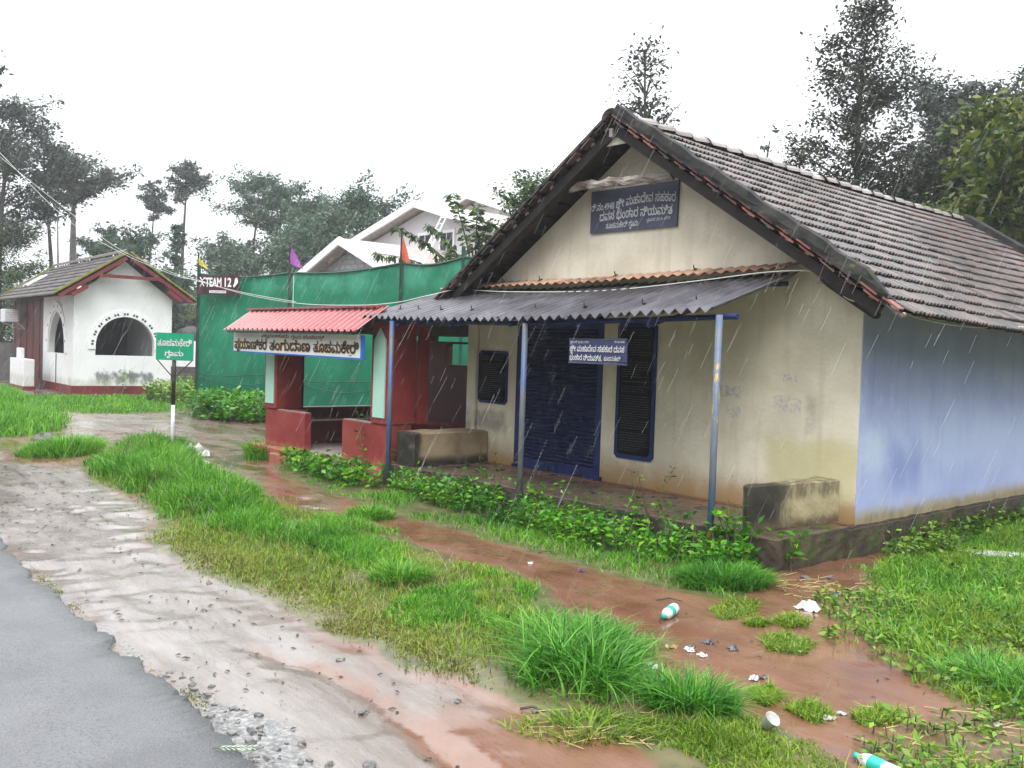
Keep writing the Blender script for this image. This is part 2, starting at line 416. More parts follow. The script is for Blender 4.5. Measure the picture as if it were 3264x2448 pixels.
M['fascia'] = mat("white_fascia", [(0.80, 0.81, 0.82), (0.86, 0.86, 0.86)], 2.0, 0.6)
M['paletile'] = mat("pale_roof_tile", [(0.33, 0.27, 0.25), (0.50, 0.44, 0.42)], 7.0, 0.5, bump=0.03, bscale=6)
M['glass'] = mat("dark_window_glass", [(0.015, 0.016, 0.02), (0.03, 0.03, 0.035)], 2.0, 0.08)
M['bark'] = mat("grey_bark", [(0.035, 0.030, 0.026), (0.085, 0.075, 0.065)], 4.0, 0.85, bump=0.02, bscale=9)
M['palebark'] = mat("pale_bark", [(0.12, 0.11, 0.10), (0.26, 0.24, 0.22)], 4.0, 0.85)
def leafmat(n, cols, tr=0.3, isl=0.5, rough=0.45):
    return mat(n, cols, 0.8, rough, island=isl, transl=tr, spec=0.4)
M['leaf_dark'] = leafmat("dark_leaves", [(0.016, 0.020, 0.012), (0.034, 0.042, 0.022), (0.06, 0.072, 0.035)])
M['leaf_grey'] = leafmat("grey_green_leaves", [(0.038, 0.052, 0.040), (0.070, 0.090, 0.070), (0.11, 0.135, 0.105)])  # lightened so part of the far trees' haze is in the colour
M['leaf_mid'] = leafmat("mid_green_leaves", [(0.020, 0.045, 0.010), (0.045, 0.10, 0.020), (0.10, 0.18, 0.035)])
M['leaf_lush'] = leafmat("yellow_green_leaves", [(0.035, 0.065, 0.010), (0.08, 0.13, 0.018), (0.17, 0.20, 0.030)])
M['leaf_teal'] = leafmat("blue_green_leaves", [(0.036, 0.076, 0.044), (0.066, 0.122, 0.072), (0.105, 0.175, 0.105)])  # haze paleness of distant crowns put into the leaf colour
M['turf'] = leafmat("short_turf", [(0.085, 0.18, 0.008), (0.16, 0.31, 0.014), (0.29, 0.40, 0.04)], 0.3, 0.6)
M['lush'] = leafmat("lush_grass", [(0.04, 0.17, 0.006), (0.09, 0.31, 0.012), (0.20, 0.46, 0.035)], 0.3, 0.6)
M['olive'] = leafmat("trodden_grass", [(0.10, 0.12, 0.018), (0.19, 0.21, 0.035), (0.32, 0.32, 0.08)], 0.2, 0.6)
M['clump'] = leafmat("coarse_grass", [(0.030, 0.15, 0.010), (0.065, 0.28, 0.016), (0.17, 0.42, 0.05)], 0.25, 0.6)
M['weedleaf'] = leafmat("weed_leaves", [(0.025, 0.14, 0.006), (0.06, 0.28, 0.010), (0.18, 0.44, 0.02)], 0.25, 0.55, 0.35)
M['weedstem'] = mat("weed_stem", [(0.05, 0.08, 0.02), (0.10, 0.11, 0.04)], 5, 0.7)
M['creeper'] = leafmat("creeping_weed", [(0.045, 0.13, 0.008), (0.10, 0.25, 0.014), (0.22, 0.36, 0.035)], 0.2, 0.6)
M['straw'] = mat("wet_straw", [(0.30, 0.22, 0.08), (0.48, 0.38, 0.17)], 9, 0.6)
M['asphalt'] = mat("wet_asphalt", [(0.085, 0.087, 0.095), (0.135, 0.137, 0.145), (0.185, 0.187, 0.195)], 0.55, 0.32, 0.55, bump=0.006, bscale=120, detail=9, extra=chain(speckle((0.05, 0.05, 0.055), 90, 0.50, 0.66, 0.6), speckle((0.34, 0.34, 0.34), 150, 0.62, 0.72, 0.7)))
M['stone'] = mat("grey_stone", [(0.06, 0.06, 0.06), (0.20, 0.195, 0.19)], 26, 0.45, bump=0.006, bscale=30, obrand=0.2)
M['paper'] = mat("wet_paper", [(0.42, 0.41, 0.40), (0.68, 0.68, 0.68)], 12, 0.6)
M['bluescrap'] = mat("blue_plastic", [(0.03, 0.05, 0.22), (0.06, 0.09, 0.35)], 12, 0.4)
M['bag'] = mat("grey_plastic_bag", [(0.05, 0.05, 0.06), (0.16, 0.16, 0.17)], 12, 0.35)
M['bottle'] = mat("clear_plastic", [(0.62, 0.66, 0.67), (0.72, 0.76, 0.76)], 5, 0.15)
M['aqua'] = mat("aqua_plastic", [(0.02, 0.42, 0.34), (0.03, 0.50, 0.42)], 5, 0.35)
M['cable'] = mat("white_cable", [(0.56, 0.64, 0.58), (0.72, 0.74, 0.68)], 5, 0.5)
M['twig'] = mat("wet_twig", [(0.035, 0.024, 0.016), (0.09, 0.06, 0.04)], 9, 0.6)
M['flagy'] = mat("yellow_cloth", [(0.75, 0.66, 0.03), (0.82, 0.74, 0.06)], 3, 0.7, transl=0.4)
M['flagp'] = mat("purple_cloth", [(0.36, 0.10, 0.42), (0.44, 0.14, 0.50)], 3, 0.7, transl=0.4)
M['flago'] = mat("orange_cloth", [(0.70, 0.14, 0.07), (0.78, 0.20, 0.10)], 3, 0.7, transl=0.4)
# ------------------------------------------------------------------ lettering (Kannada and Latin) from the built-in font
_tm = {}
def text_mesh(s, bold):
    key = (s, bold)
    if key in _tm: return _tm[key]
    cu = bpy.data.curves.new("t", 'FONT')
    cu.body = s; cu.size = 1.0; cu.resolution_u = 2; cu.bevel_depth = bold; cu.bevel_resolution = 0
    ob = bpy.data.objects.new("t", cu)
    C.objects.link(ob)
    dg = bpy.context.evaluated_depsgraph_get()
    ev = ob.evaluated_get(dg)
    me = ev.to_mesh()
    v = np.array([(p.co.x, p.co.y, p.co.z) for p in me.vertices]).reshape(-1, 3)
    f = [tuple(p.vertices) for p in me.polygons]
    ev.to_mesh_clear()
    bpy.data.objects.remove(ob); bpy.data.curves.remove(cu)
    wdt = float(v[:, 0].max()) if len(v) else 0.3
    _tm[key] = (v, f, wdt)
    return _tm[key]

def kn(s, bold=0.012):
    """2D outline of a line of text; consonants joined by a virama are set small below the letter before them."""
    base, subs, i = "", [], 0
    while i < len(s):
        if s[i] == "\u0ccd" and i + 1 < len(s):
            subs.append((base, s[i + 1])); i += 2
        else:
            base += s[i]; i += 1
    v, f, wd = text_mesh(base, bold)
    V, Fc = [v], list(f)
    n = len(v)
    for pre, ch in subs:
        pw = text_mesh(pre, bold)[2]
        if ch == "\u0cb0":
            sv, sf, sw = text_mesh("\u0cd6", bold)
            sv = (sv - np.array([sv[:, 0].min(), sv[:, 1].min(), 0])) * 0.8 + np.array([pw - 0.36, -0.36, 0])
        else:
            sv, sf, sw = text_mesh(ch, bold)
            sv = (sv - np.array([sv[:, 0].min(), 0, 0])) * 0.5 + np.array([pw - 0.40, -0.36, 0])
        V.append(sv); Fc += [tuple(k + n for k in q) for q in sf]
        n += len(sv)
    return np.concatenate(V), Fc

def lettering(parent, material, lines, y, name="lettering", thick=0.0):
    """lines: (text, x0, x1, z0, z1, arch, bold) - each text is fitted between x0..x1 and its letters' body between z0..z1."""
    for (s, x0, x1, z0, z1, arch, bold) in lines:
        vs_, fs, n = [], [], 0
        v, f = kn(s, bold)
        v = v.copy()
        lo, hi = v[:, 0].min(), v[:, 0].max()
        X = x0 + (v[:, 0] - lo) / (hi - lo) * (x1 - x0)
        Z = z0 + v[:, 1] / 0.68 * (z1 - z0)
        u = (X - (x0 + x1) / 2) / max(1e-6, (x1 - x0) / 2)
        Z = Z - arch * u * u
        yk = (z1 - z0) / 0.68 * 0.5
        vs_ += [(a, y - c * yk, b) for a, b, c in zip(X, Z, v[:, 2])]
        fs += [tuple(k + n for k in q) for q in f]
        me = bpy.data.meshes.new(name)
        me.from_pydata(vs_, [], fs)
        me.update()
        mkobj(name, me, parent, material)

# ------------------------------------------------------------------ terrain
def hsh(ix, iy, seed):
    h = (ix.astype(np.int64) * 374761393 + iy.astype(np.int64) * 668265263 + seed * 982451653) & 0xFFFFFFFF
    h = ((h ^ (h >> 13)) * 1274126177) & 0xFFFFFFFF
    return ((h ^ (h >> 16)) & 0xFFFF) / 65535.0
def vnoise(x, y, seed=0):
    x = np.asarray(x, float); y = np.asarray(y, float)
    ix, iy = np.floor(x), np.floor(y)
    fx, fy = x - ix, y - iy
    fx, fy = fx * fx * (3 - 2 * fx), fy * fy * (3 - 2 * fy)
    a, b = hsh(ix, iy, seed), hsh(ix + 1, iy, seed)
    c, d = hsh(ix, iy + 1, seed), hsh(ix + 1, iy + 1, seed)
    return (a * (1 - fx) + b * fx) * (1 - fy) + (c * (1 - fx) + d * fx) * fy
def fbm(x, y, seed=0, oct=4):
    s, a, t = 0, 0.5, 0
    for k in range(oct):
        s = s + a * vnoise(x * 2 ** k, y * 2 ** k, seed + k); t += a; a *= 0.5
    return s / t
def sdist(px, py, poly):
    """Signed distance to a polygon, positive inside."""
    px = np.asarray(px, float); py = np.asarray(py, float)
    d = np.full(px.shape, 1e9); ins = np.zeros(px.shape, bool)
    n = len(poly)
    for i in range(n):
        ax, ay = poly[i]; bx, by = poly[(i + 1) % n]
        ex, ey = bx - ax, by - ay
        t = np.clip(((px - ax) * ex + (py - ay) * ey) / (ex * ex + ey * ey + 1e-12), 0, 1)
        d = np.minimum(d, np.hypot(px - ax - t * ex, py - ay - t * ey))
        c = ((ay > py) != (by > py)) & (px < (bx - ax) * (py - ay) / (by - ay + 1e-12) + ax)
        ins ^= c
    return np.where(ins, d, -d)

ROAD=[(-4.65,8.68),(-3.83,7.57),(-3.04,6.6),(-2.39,5.82),(-1.88,5.22),(-1.45,4.67),(-1.11,4.23),(-0.82,3.82),(-0.52,3.36)]
G1=[(-6.23,13.74),(-6.67,15.72),(-6.6,17.56),(-5.51,16.84),(-4.25,13.83),(-3.19,12.15),(-2.44,10.95),(-1.96,10.67),(-1.2,9.97),(-0.87,9.13),(-0.39,8.5),(-0.01,8.37),(0.33,7.67),(0.41,7.0),(0.81,6.86),(0.95,6.18),(0.96,5.41),(1.07,5.07),(1.36,4.97),(1.57,4.69),(1.65,4.29),(1.6,3.6),(0.95,3.9),(0.88,4.23),(0.69,4.67),(0.4,4.89),(0.12,5.05),(-0.06,5.24),(-0.28,5.39),(-0.59,5.57),(-0.84,5.99),(-1.1,6.1),(-1.47,6.65),(-1.75,7.12),(-2.16,7.46),(-2.7,7.98),(-3.51,9.02),(-3.64,9.85),(-4.42,11.22),(-5.5,12.55)]
TALL1=[(-6.24,13.84),(-6.6,15.74),(-6.54,17.41),(-5.5,16.68),(-4.31,13.81),(-3.16,12.04),(-2.62,10.61),(-2.83,9.73),(-3.32,10.04),(-3.79,10.38),(-4.44,11.39),(-5.45,12.56)]
LUSH=[(-4.37,11.23),(-4.31,13.81),(-2.41,10.8),(-1.17,9.77),(-0.85,8.92),(-0.87,7.98),(-1.26,7.77),(-1.55,8.06),(-2.27,8.69),(-3.03,9.45),(-3.73,10.1)]
LUSH2=[(-0.85,7.23),(-0.5,7.72),(-0.01,8.31),(0.29,7.59),(0.17,6.84),(-0.09,6.37),(-0.57,6.21),(-0.89,6.72)]
BIG=[(-0.06,5.88),(0.2,6.5),(0.47,6.76),(0.81,6.86),(0.93,6.17),(0.95,5.41),(0.86,5.05),(0.52,5.06),(0.24,5.06),(-0.01,5.32)]
OLIVE=[(-3.51,9.02),(-3.11,9.44),(-2.27,8.69),(-1.43,7.82),(-0.8,7.1),(-0.41,6.13),(-0.1,5.71),(-0.06,5.24),(-0.28,5.39),(-0.59,5.57),(-0.84,5.99),(-1.1,6.1),(-1.47,6.65),(-1.75,7.12),(-2.16,7.46),(-2.7,7.98)]
FRONTG=[(0.62,4.75),(0.86,5.0),(1.07,5.07),(1.36,4.97),(1.57,4.69),(1.65,4.29),(1.6,3.6),(0.95,3.9),(0.9,4.4)]
G2=[(-3.79,15.22),(-2.12,13.6),(-1.66,14.23),(0.13,12.57),(1.35,10.91),(2.14,9.84),(2.35,9.2),(2.14,7.9),(1.76,7.4),(1.35,7.66),(0.84,8.31),(0.45,8.68),(0.03,9.27),(-0.46,9.9),(-1.3,10.8),(-2.4,12.33),(-3.36,13.79)]
G3=[(3.2,8.65),(4.15,9.93),(5.38,11.19),(6.86,12.61),(9.5,15.5),(9,9),(4,3.6),(1.72,3.6),(1.83,4.77),(2.1,5.03),(2.45,5.26),(2.5,5.63),(2.41,6.05),(2.48,7.12),(2.49,7.38),(3.02,8.03)]
TUFTS=[[(1.74,6.41),(1.98,6.6),(2.11,6.35),(1.95,6.09),(1.73,6.16)],[(1.54,7.13),(1.78,7.43),(1.97,7.32),(1.83,6.92),(1.58,6.83)],[(1.4,5.38),(1.56,5.5),(1.59,5.32),(1.45,5.2)],[(1.55,5.18),(1.74,5.3),(1.8,5.1),(1.66,4.96)],[(1.89,5.08),(2.1,5.23),(2.22,5.14),(2.05,4.96),(1.89,4.94)],[(1.95,6.85),(2.12,6.95),(2.2,6.8),(2.02,6.7)],[(1.72,6.78),(1.86,6.86),(1.92,6.76),(1.78,6.68)]]
LEFTTALL=[(-15.91,27.6),(-16.28,30.28),(-15.85,30.59),(-12.37,25.07),(-10.15,21.87),(-8.95,19.18),(-8.96,17.65),(-9.74,16.92),(-13.5,18.5)]
BAND=[(-16.5,29.5),(-13.9,30.2),(-11.6,32.3),(-10.21,31.58),(-9.4,28.6),(-8.6,25.5),(-9.33,23.85),(-11.72,23.52),(-14,26)]
MUDPALE=[(-9.5,17.5),(-7.54,14.05),(-6.33,13.82),(-4.42,11.22),(-3.64,9.85),(-3.51,9.02),(-2.7,7.98),(-1.75,7.12),(-1.09,6.05),(-0.59,5.53),(-0.22,5.3),(-0.06,5.04),(-0.43,4.82),(-0.17,4.3),(0.15,3.6),(-0.3,3.0),(-0.82,3.82),(-1.11,4.23),(-1.45,4.67),(-1.88,5.22),(-3.04,6.6),(-4.65,8.68),(-9,14)]
GRAVEL=[(-1.99,5.52),(-1.66,5.24),(-1.22,4.75),(-0.83,4.34),(-0.55,3.9),(-0.3,3.4),(-0.5,3.3),(-0.8,3.78),(-1.12,4.2),(-1.49,4.7),(-1.86,5.2)]
VERGE=[(-4.14,8.12),(-3.58,7.45),(-2.99,6.71),(-2.41,6.01),(-1.9,5.4),(-1.55,5.0),(-1.42,4.72),(-1.85,5.22),(-2.37,5.82),(-3.0,6.58),(-3.86,7.64)]
RIVULET=[(-1.53,5.91),(-1.08,5.69),(-0.6,5.19),(-0.27,4.6),(0.0,4.1),(0.05,3.6),(-0.1,3.6),(-0.21,4.3),(-0.47,4.75),(-0.77,5.18),(-1.1,5.52)]

_ru, _rv = np.array([-0.615, 0.788]), np.array([0.788, 0.615])     # along and across the road
def gz(x, y):
    x = np.asarray(x, float); y = np.asarray(y, float)
    z = (fbm(x * 0.5, y * 0.5, 3, 3) - 0.5) * 0.05 + (fbm(x * 3.1, y * 3.1, 11, 4) - 0.5) * 0.034
    z = z + (fbm(x * 9, y * 9, 21, 2) - 0.5) * 0.012
    a, c = x * _ru[0] + y * _ru[1], x * _rv[0] + y * _rv[1]
    mp = np.clip(sdist(x, y, MUDPALE) / 0.5 + 0.3, 0, 1)
    z = z + mp * (vnoise(a * 0.4, c * 4.0, 31) - 0.5) * 0.03 + mp * (fbm(a * 2, c * 8, 33, 3) - 0.5) * 0.014
    z = z - 0.035 * np.clip(sdist(x, y, RIVULET) / 0.12 + 0.5, 0, 1)
    z = z + 0.035 * np.clip(sdist(x, y, G1) / 0.4 + 0.2, 0, 1)
    return z * np.clip((60 - np.hypot(x, y)) / 40, 0, 1)

def axis(parts):
    out = [parts[0][0]]
    for a, b, st in parts:
        k = max(1, int(round(abs(b - a) / st)))
        out += list(np.linspace(a, b, k + 1)[1:])
    return np.array(out)
gx = axis([(-230, -60, 17), (-60, -20, 2.5), (-20, -8, 0.4), (-8, 7, 0.055), (7, 14, 0.3), (14, 60, 3), (60, 230, 17)])
gy = axis([(-60, 0, 6), (0, 2.6, 0.3), (2.6, 12, 0.05), (12, 20, 0.1), (20, 34, 0.35), (34, 80, 3), (80, 340, 20)])
GX, GY = np.meshgrid(gx, gy)
nx, ny = len(gx), len(gy)
GZ = gz(GX, GY)
gv = np.stack([GX, GY, GZ], -1).reshape(-1, 3)
ii = np.arange(nx * ny).reshape(ny, nx)
gq = np.stack([ii[:-1, :-1], ii[:-1, 1:], ii[1:, 1:], ii[1:, :-1]], -1).reshape(-1, 4)
gme = fastmesh("ground", gv, gq, smooth=True)
X, Y = gv[:, 0], gv[:, 1]
wob = (fbm(X * 1.7, Y * 1.7, 5, 4) - 0.5) * 0.7
def soft(p, s=0.18, k=0.5): return np.clip((sdist(X, Y, p) + wob * k) / s + 0.5, 0, 1)
pale = soft(MUDPALE, 0.6)
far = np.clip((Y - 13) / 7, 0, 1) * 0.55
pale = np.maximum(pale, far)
grassy = np.maximum.reduce([soft(G1, 0.18, 0.3), soft(G2, 0.18, 0.2), soft(G3) * 0.5, soft(LEFTTALL), soft(BAND), np.clip((Y - 40) / 5, 0, 1), np.clip((X - 8) / 3, 0, 1)])
grav = np.maximum(soft(GRAVEL, 0.2), 0.7 * soft(VERGE, 0.2))
riv = soft(RIVULET, 0.2, 0.3)
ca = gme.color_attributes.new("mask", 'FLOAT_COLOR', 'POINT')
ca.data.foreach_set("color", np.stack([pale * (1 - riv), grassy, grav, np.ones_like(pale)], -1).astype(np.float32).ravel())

def ground_material():
    mt = bpy.data.materials.new("wet_mud")
    mt.use_nodes = True
    t = mt.node_tree; L = t.links.new
    b = t.nodes["Principled BSDF"]
    at = nd(t, "ShaderNodeAttribute", attribute_name="mask")
    sp = nd(t, "ShaderNodeSeparateColor"); L(at.outputs["Color"], sp.inputs[0])
    tc = nd(t, "ShaderNodeTexCoord")
    def noise(s, det=6, stretch=None, ro=0.6):
        n = nd(t, "ShaderNodeTexNoise"); n.inputs["Scale"].default_value = s; n.inputs["Detail"].default_value = det; n.inputs["Roughness"].default_value = ro
        if stretch:
            # x along the road, y across it
            vr = nd(t, "ShaderNodeVectorRotate", rotation_type='Z_AXIS'); vr.inputs["Angle"].default_value = R(-128); L(tc.outputs["Object"], vr.inputs[0])
            mp = nd(t, "ShaderNodeMapping"); mp.inputs["Scale"].default_value = stretch
            L(vr.outputs[0], mp.inputs[0]); L(mp.outputs[0], n.inputs["Vector"])
        else: L(tc.outputs["Object"], n.inputs["Vector"])
        return n.outputs[0]
    def ramp(f, cols, st):
        r = nd(t, "ShaderNodeValToRGB"); L(f, r.inputs[0]); e = r.color_ramp.elements
        e[0].position, e[0].color = st[0], (*cols[0], 1); e[1].position, e[1].color = st[-1], (*cols[-1], 1)
        for i in range(1, len(cols) - 1):
            q = e.new(st[i]); q.color = (*cols[i], 1)
        return r.outputs[0]
    def mix(f, a, c):
        m_ = nd(t, "ShaderNodeMix", data_type='RGBA'); L(f, m_.inputs[0]); L(a, m_.inputs[6]); L(c, m_.inputs[7]); return m_.outputs[2]
    def edge(ch, s=14, amt=0.7, w_=0.18):
        # break the soft mask with noise
        ad = nd(t, "ShaderNodeMath", operation='MULTIPLY_ADD'); L(noise(s, 7, ro=0.7), ad.inputs[0]); ad.inputs[1].default_value = amt; L(ch, ad.inputs[2])
        mr = nd(t, "ShaderNodeMapRange", interpolation_type='SMOOTHSTEP'); mr.inputs[1].default_value = 0.5 + amt / 2 - w_; mr.inputs[2].default_value = 0.5 + amt / 2 + w_
        L(ad.outputs[0], mr.inputs[0]); return mr.outputs[0]
    red = ramp(noise(1.5, 7), [(0.135, 0.060, 0.034), (0.19, 0.088, 0.052), (0.235, 0.125, 0.082)], [0.33, 0.5, 0.7])
    pl = ramp(noise(2.2, 9, (0.35, 1.8, 1), 0.68), [(0.115, 0.080, 0.062), (0.18, 0.148, 0.128), (0.26, 0.235, 0.218)], [0.32, 0.48, 0.68])
    gr = ramp(noise(5.0, 8), [(0.055, 0.048, 0.018), (0.10, 0.10, 0.03), (0.16, 0.12, 0.055)], [0.34, 0.5, 0.7])
    gv_ = ramp(noise(38.0, 4), [(0.05, 0.05, 0.05), (0.13, 0.125, 0.12), (0.30, 0.29, 0.28)], [0.36, 0.5, 0.66])
    c = mix(edge(sp.outputs[0], 5, 0.8, 0.3), red, pl)
    c = mix(edge(sp.outputs[1], 12, 0.6, 0.2), c, gr)
    c = mix(edge(sp.outputs[2], 12, 0.8, 0.2), c, gv_)
    # small dark grit and leaf bits
    vo = nd(t, "ShaderNodeTexVoronoi"); vo.inputs["Scale"].default_value = 9; L(tc.outputs["Object"], vo.inputs["Vector"])
    mr = nd(t, "ShaderNodeMapRange"); mr.inputs[1].default_value = 0.05; mr.inputs[2].default_value = 0.10; mr.inputs[3].default_value = 0.55; mr.inputs[4].default_value = 0
    L(vo.outputs["Distance"], mr.inputs[0])
    dk = nd(t, "ShaderNodeRGB"); dk.outputs[0].default_value = (0.07, 0.05, 0.04, 1)
    gt = nd(t, "ShaderNodeMath", operation='GREATER_THAN'); gt.inputs[1].default_value = 0.62
    s3 = nd(t, "ShaderNodeSeparateColor"); L(vo.outputs["Color"], s3.inputs[0]); L(s3.outputs[0], gt.inputs[0])
    mu = nd(t, "ShaderNodeMath", operation='MULTIPLY'); L(gt.outputs[0], mu.inputs[0]); L(mr.outputs[0], mu.inputs[1])
    c = mix(mu.outputs[0], c, dk.outputs[0])
    # fine gravel in the pale strip
    sg = nd(t, "ShaderNodeMapRange"); sg.inputs[1].default_value = 0.56; sg.inputs[2].default_value = 0.66; sg.inputs[4].default_value = 0.55
    L(noise(34, 5, ro=0.7), sg.inputs[0])
    sg2 = nd(t, "ShaderNodeMath", operation='MULTIPLY'); L(sg.outputs[0], sg2.inputs[0]); L(sp.outputs[0], sg2.inputs[1])
    sg3 = nd(t, "ShaderNodeMath", operation='MULTIPLY'); L(sg2.outputs[0], sg3.inputs[0])
    sgm = nd(t, "ShaderNodeMapRange"); sgm.inputs[1].default_value = 0.42; sgm.inputs[2].default_value = 0.60; L(noise(1.1, 4), sgm.inputs[0]); L(sgm.outputs[0], sg3.inputs[1])
    gcol = nd(t, "ShaderNodeRGB"); gcol.outputs[0].default_value = (0.085, 0.075, 0.07, 1)
    c = mix(sg3.outputs[0], c, gcol.outputs[0])
    L(c, b.inputs["Base Color"])
    # standing water where the fine relief is low
    wet = noise(1.3, 6, (0.4, 1.8, 1))
    r_ = nd(t, "ShaderNodeMapRange"); r_.inputs[1].default_value = 0.40; r_.inputs[2].default_value = 0.60; r_.inputs[3].default_value = 0.10; r_.inputs[4].default_value = 0.42
    L(wet, r_.inputs[0])
    rg = nd(t, "ShaderNodeMath", operation='MULTIPLY_ADD', use_clamp=True); L(sp.outputs[1], rg.inputs[0]); rg.inputs[1].default_value = 0.5; L(r_.outputs[0], rg.inputs[2])
    L(rg.outputs[0], b.inputs["Roughness"])
    b.inputs["Specular IOR Level"].default_value = 0.6
    b.inputs["Coat Weight"].default_value = 0.45; b.inputs["Coat Roughness"].default_value = 0.10
    bu = nd(t, "ShaderNodeBump"); bu.inputs["Distance"].default_value = 0.016
    pl_ = nd(t, "ShaderNodeMath", operation='MULTIPLY_ADD', use_clamp=True); L(sp.outputs[0], pl_.inputs[0]); pl_.inputs[1].default_value = 0.65; pl_.inputs[2].default_value = 0.35
    st = nd(t, "ShaderNodeMapRange"); st.inputs[1].default_value = 0.42; st.inputs[2].default_value = 0.62; st.inputs[3].default_value = 0.12; st.inputs[4].default_value = 0.9
    L(wet, st.inputs[0])
    sm = nd(t, "ShaderNodeMath", operation='MULTIPLY'); L(st.outputs[0], sm.inputs[0]); L(pl_.outputs[0], sm.inputs[1]); L(sm.outputs[0], bu.inputs["Strength"])
    L(noise(24, 8, (0.45, 1.5, 1), 0.68), bu.inputs["Height"]); L(bu.outputs[0], b.inputs["Normal"])
    return mt
g_ = mkobj("ground", gme, None, ground_material())
prop(g_, "wet red brown mud turning pale beside the road", "ground", kind="structure")

# road: a raised sheet whose right edge crumbles into the verge
redge = [(-24, 26.5), (-16, 21.5), (-10, 15.6), (-6.8, 11.7)] + ROAD + [(-0.1, 2.75), (0.5, 1.95), (1.6, 0.4), (4.0, -3.0), (9, -10)]
P = []
for a, b in zip(redge[:-1], redge[1:]):
    k = max(1, int(math.hypot(b[0] - a[0], b[1] - a[1]) / 0.05)) if a[1] < 10 and a[1] > 1 else 6
    for i in range(k):
        t_ = i / k
        P.append((a[0] + (b[0] - a[0]) * t_, a[1] + (b[1] - a[1]) * t_))
P = np.array(P)
nn_ = np.array([0.788, 0.615])
off = (fbm(P[:, 0] * 3, P[:, 1] * 3, 41, 2) - 0.5) * 0.10 + (fbm(P[:, 0] * 14, P[:, 1] * 14, 43, 3) - 0.5) * 0.13
P = P + nn_ * off[:, None]
cols_ = [0.0, -0.02, -0.2, -0.5, -1.0, -2.0, -4.0, -7.5]
rv_, zt = [], [-0.03, 0.036, 0.042, 0.048, 0.055, 0.065, 0.08, 0.06]
for cdist, zz in zip(cols_, zt):
    q = P + nn_ * cdist
    z_ = zz + (fbm(q[:, 0] * 1.2, q[:, 1] * 1.2, 51, 2) - 0.5) * 0.012
    rv_.append(np.stack([q[:, 0], q[:, 1], z_], -1))
rv_ = np.concatenate(rv_)
n_ = len(P)
rq = []
for k in range(len(cols_) - 1):
    a = np.arange(n_ - 1) + k * n_
    rq.append(np.stack([a, a + 1, a + 1 + n_, a + n_], -1))
rme = fastmesh("road", rv_, np.concatenate(rq), smooth=True)
prop(mkobj("road", rme, None, M['asphalt']), "wet grey asphalt road with a crumbling edge", "road", kind="structure")
# ------------------------------------------------------------------ the tiled house with its porch
HA, HROT = (3.41, 9.328, 0.0), -0.8498          # corner of the house; local x runs right along the front, y into the house
house = thing("tiled_house", "cream and blue house under a weathered clay tile roof with a blue roller shutter", "house", HA, HROT)
XM, ZR, SL, CS, SN = -2.965, 4.67, 4.311, 0.8429, 0.5381
Y0, Y1 = -0.517, 8.75
def sag(y): return -0.17 * max(0.0, (y + 0.5) / 9.2) - 0.05 * math.sin(math.pi * min(1, max(0, (y + 0.5) / 9.2)))
def roofM(side, s, y):
    """Frame on a roof slope: u along the eave, v down the slope, w out of the roof."""
    v = Vector((side * CS, 0, -SN)); u = Vector((0, -side, 0)); wv = Vector((side * SN, 0, CS))
    mm = Matrix((u, v, wv)).transposed().to_4x4()
    mm.translation = Vector((XM + side * s * CS, y, ZR - s * SN + sag(y)))
    return mm
def zr(x): return ZR - 0.6384 * abs(x - XM) - 0.14
# front wall with the shutter opening
MB().slab([(-6.08, 0.3), (-0.003, 0.3), (-0.003, zr(0)), (XM, zr(XM)), (-6.08, zr(-6.08))], [[(-5.07, 0.3005), (-3.45, 0.3005), (-3.45, 2.36), (-5.07, 2.36)]], 0, 0.2).build("front_wall", M['cream'], house)
MB().box(-0.2, 0.003, 0.2, 8.4, 0.3, 2.52).box(-0.002, 0.003, 0.012, 0.2, 0.3, 2.58).build("side_wall", M['blue'], house)
MB().box(-6.08, -5.88, 0.2, 8.4, 0.3, 2.6).build("rear_side_wall", M['cream'], house)
MB().slab([(-6.08, 0.3), (0, 0.3), (0, 2.5), (XM, zr(XM) - 0.2), (-6.08, 2.5)], (), 8.4, 8.6).build("back_wall", M['cream'], house)
MB().box(-6.10, -5.905, -0.06, -0.002, 0.3, 2.4).build("pilaster", M['cream'], house, bevel=0.008)
MB().box(-5.88, -0.2, 0.2, 8.4, 0.26, 0.3).build("inner_floor", M['veranda'], house)
# plinth: floor slab of the veranda and the ledge down the side
MB().slab([(-6.25, -0.25), (0.02, -0.25), (0.02, 0.296), (-6.25, 0.296)], (), -1.37, 8.7).build("plinth", M['plinth'], house, rough=(0.12, 0.02))
MB().box(0.01, 0.07, -0.2, 8.7, -0.25, 0.285).build("plinth_ledge", M['plinth'], house, rough=(0.12, 0.016))
MB().box(-6.2, 0.0, -1.345, 0.0, 0.29, 0.308).build("veranda_floor", M['veranda'], house, bevel=0.006)
MB().box(-6.2, 0.0, -0.10, 0.0, 0.309, 0.322).build("floor_strip", M['veranda'], house)
# benches: the right one tapers to its outer end
def wedge(pts, z0, z1, name, m, dz=0.0):
    n = len(pts)
    b = MB().add([(x, y, z0) for x, y in pts] + [(x, y, z1 + (dz if i in (0, 1) else 0)) for i, (x, y) in enumerate(pts)], [tuple(range(n)), tuple(range(n, 2 * n))] + [(i, (i + 1) % n, (i + 1) % n + n, i + n) for i in range(n)])
    return b.build(name, m, house, bevel=0.015, rough=(0.09, 0.012))
wedge([(-0.34, -1.31), (-0.42, -1.28), (-0.40, -0.003), (-0.17, -0.003)], 0.30, 0.735, "bench", M['bench'])
wedge([(-5.63, -1.30), (-6.05, -1.30), (-6.05, -0.063), (-5.63, -0.003)], 0.30, 0.765, "bench", M['bench2'])
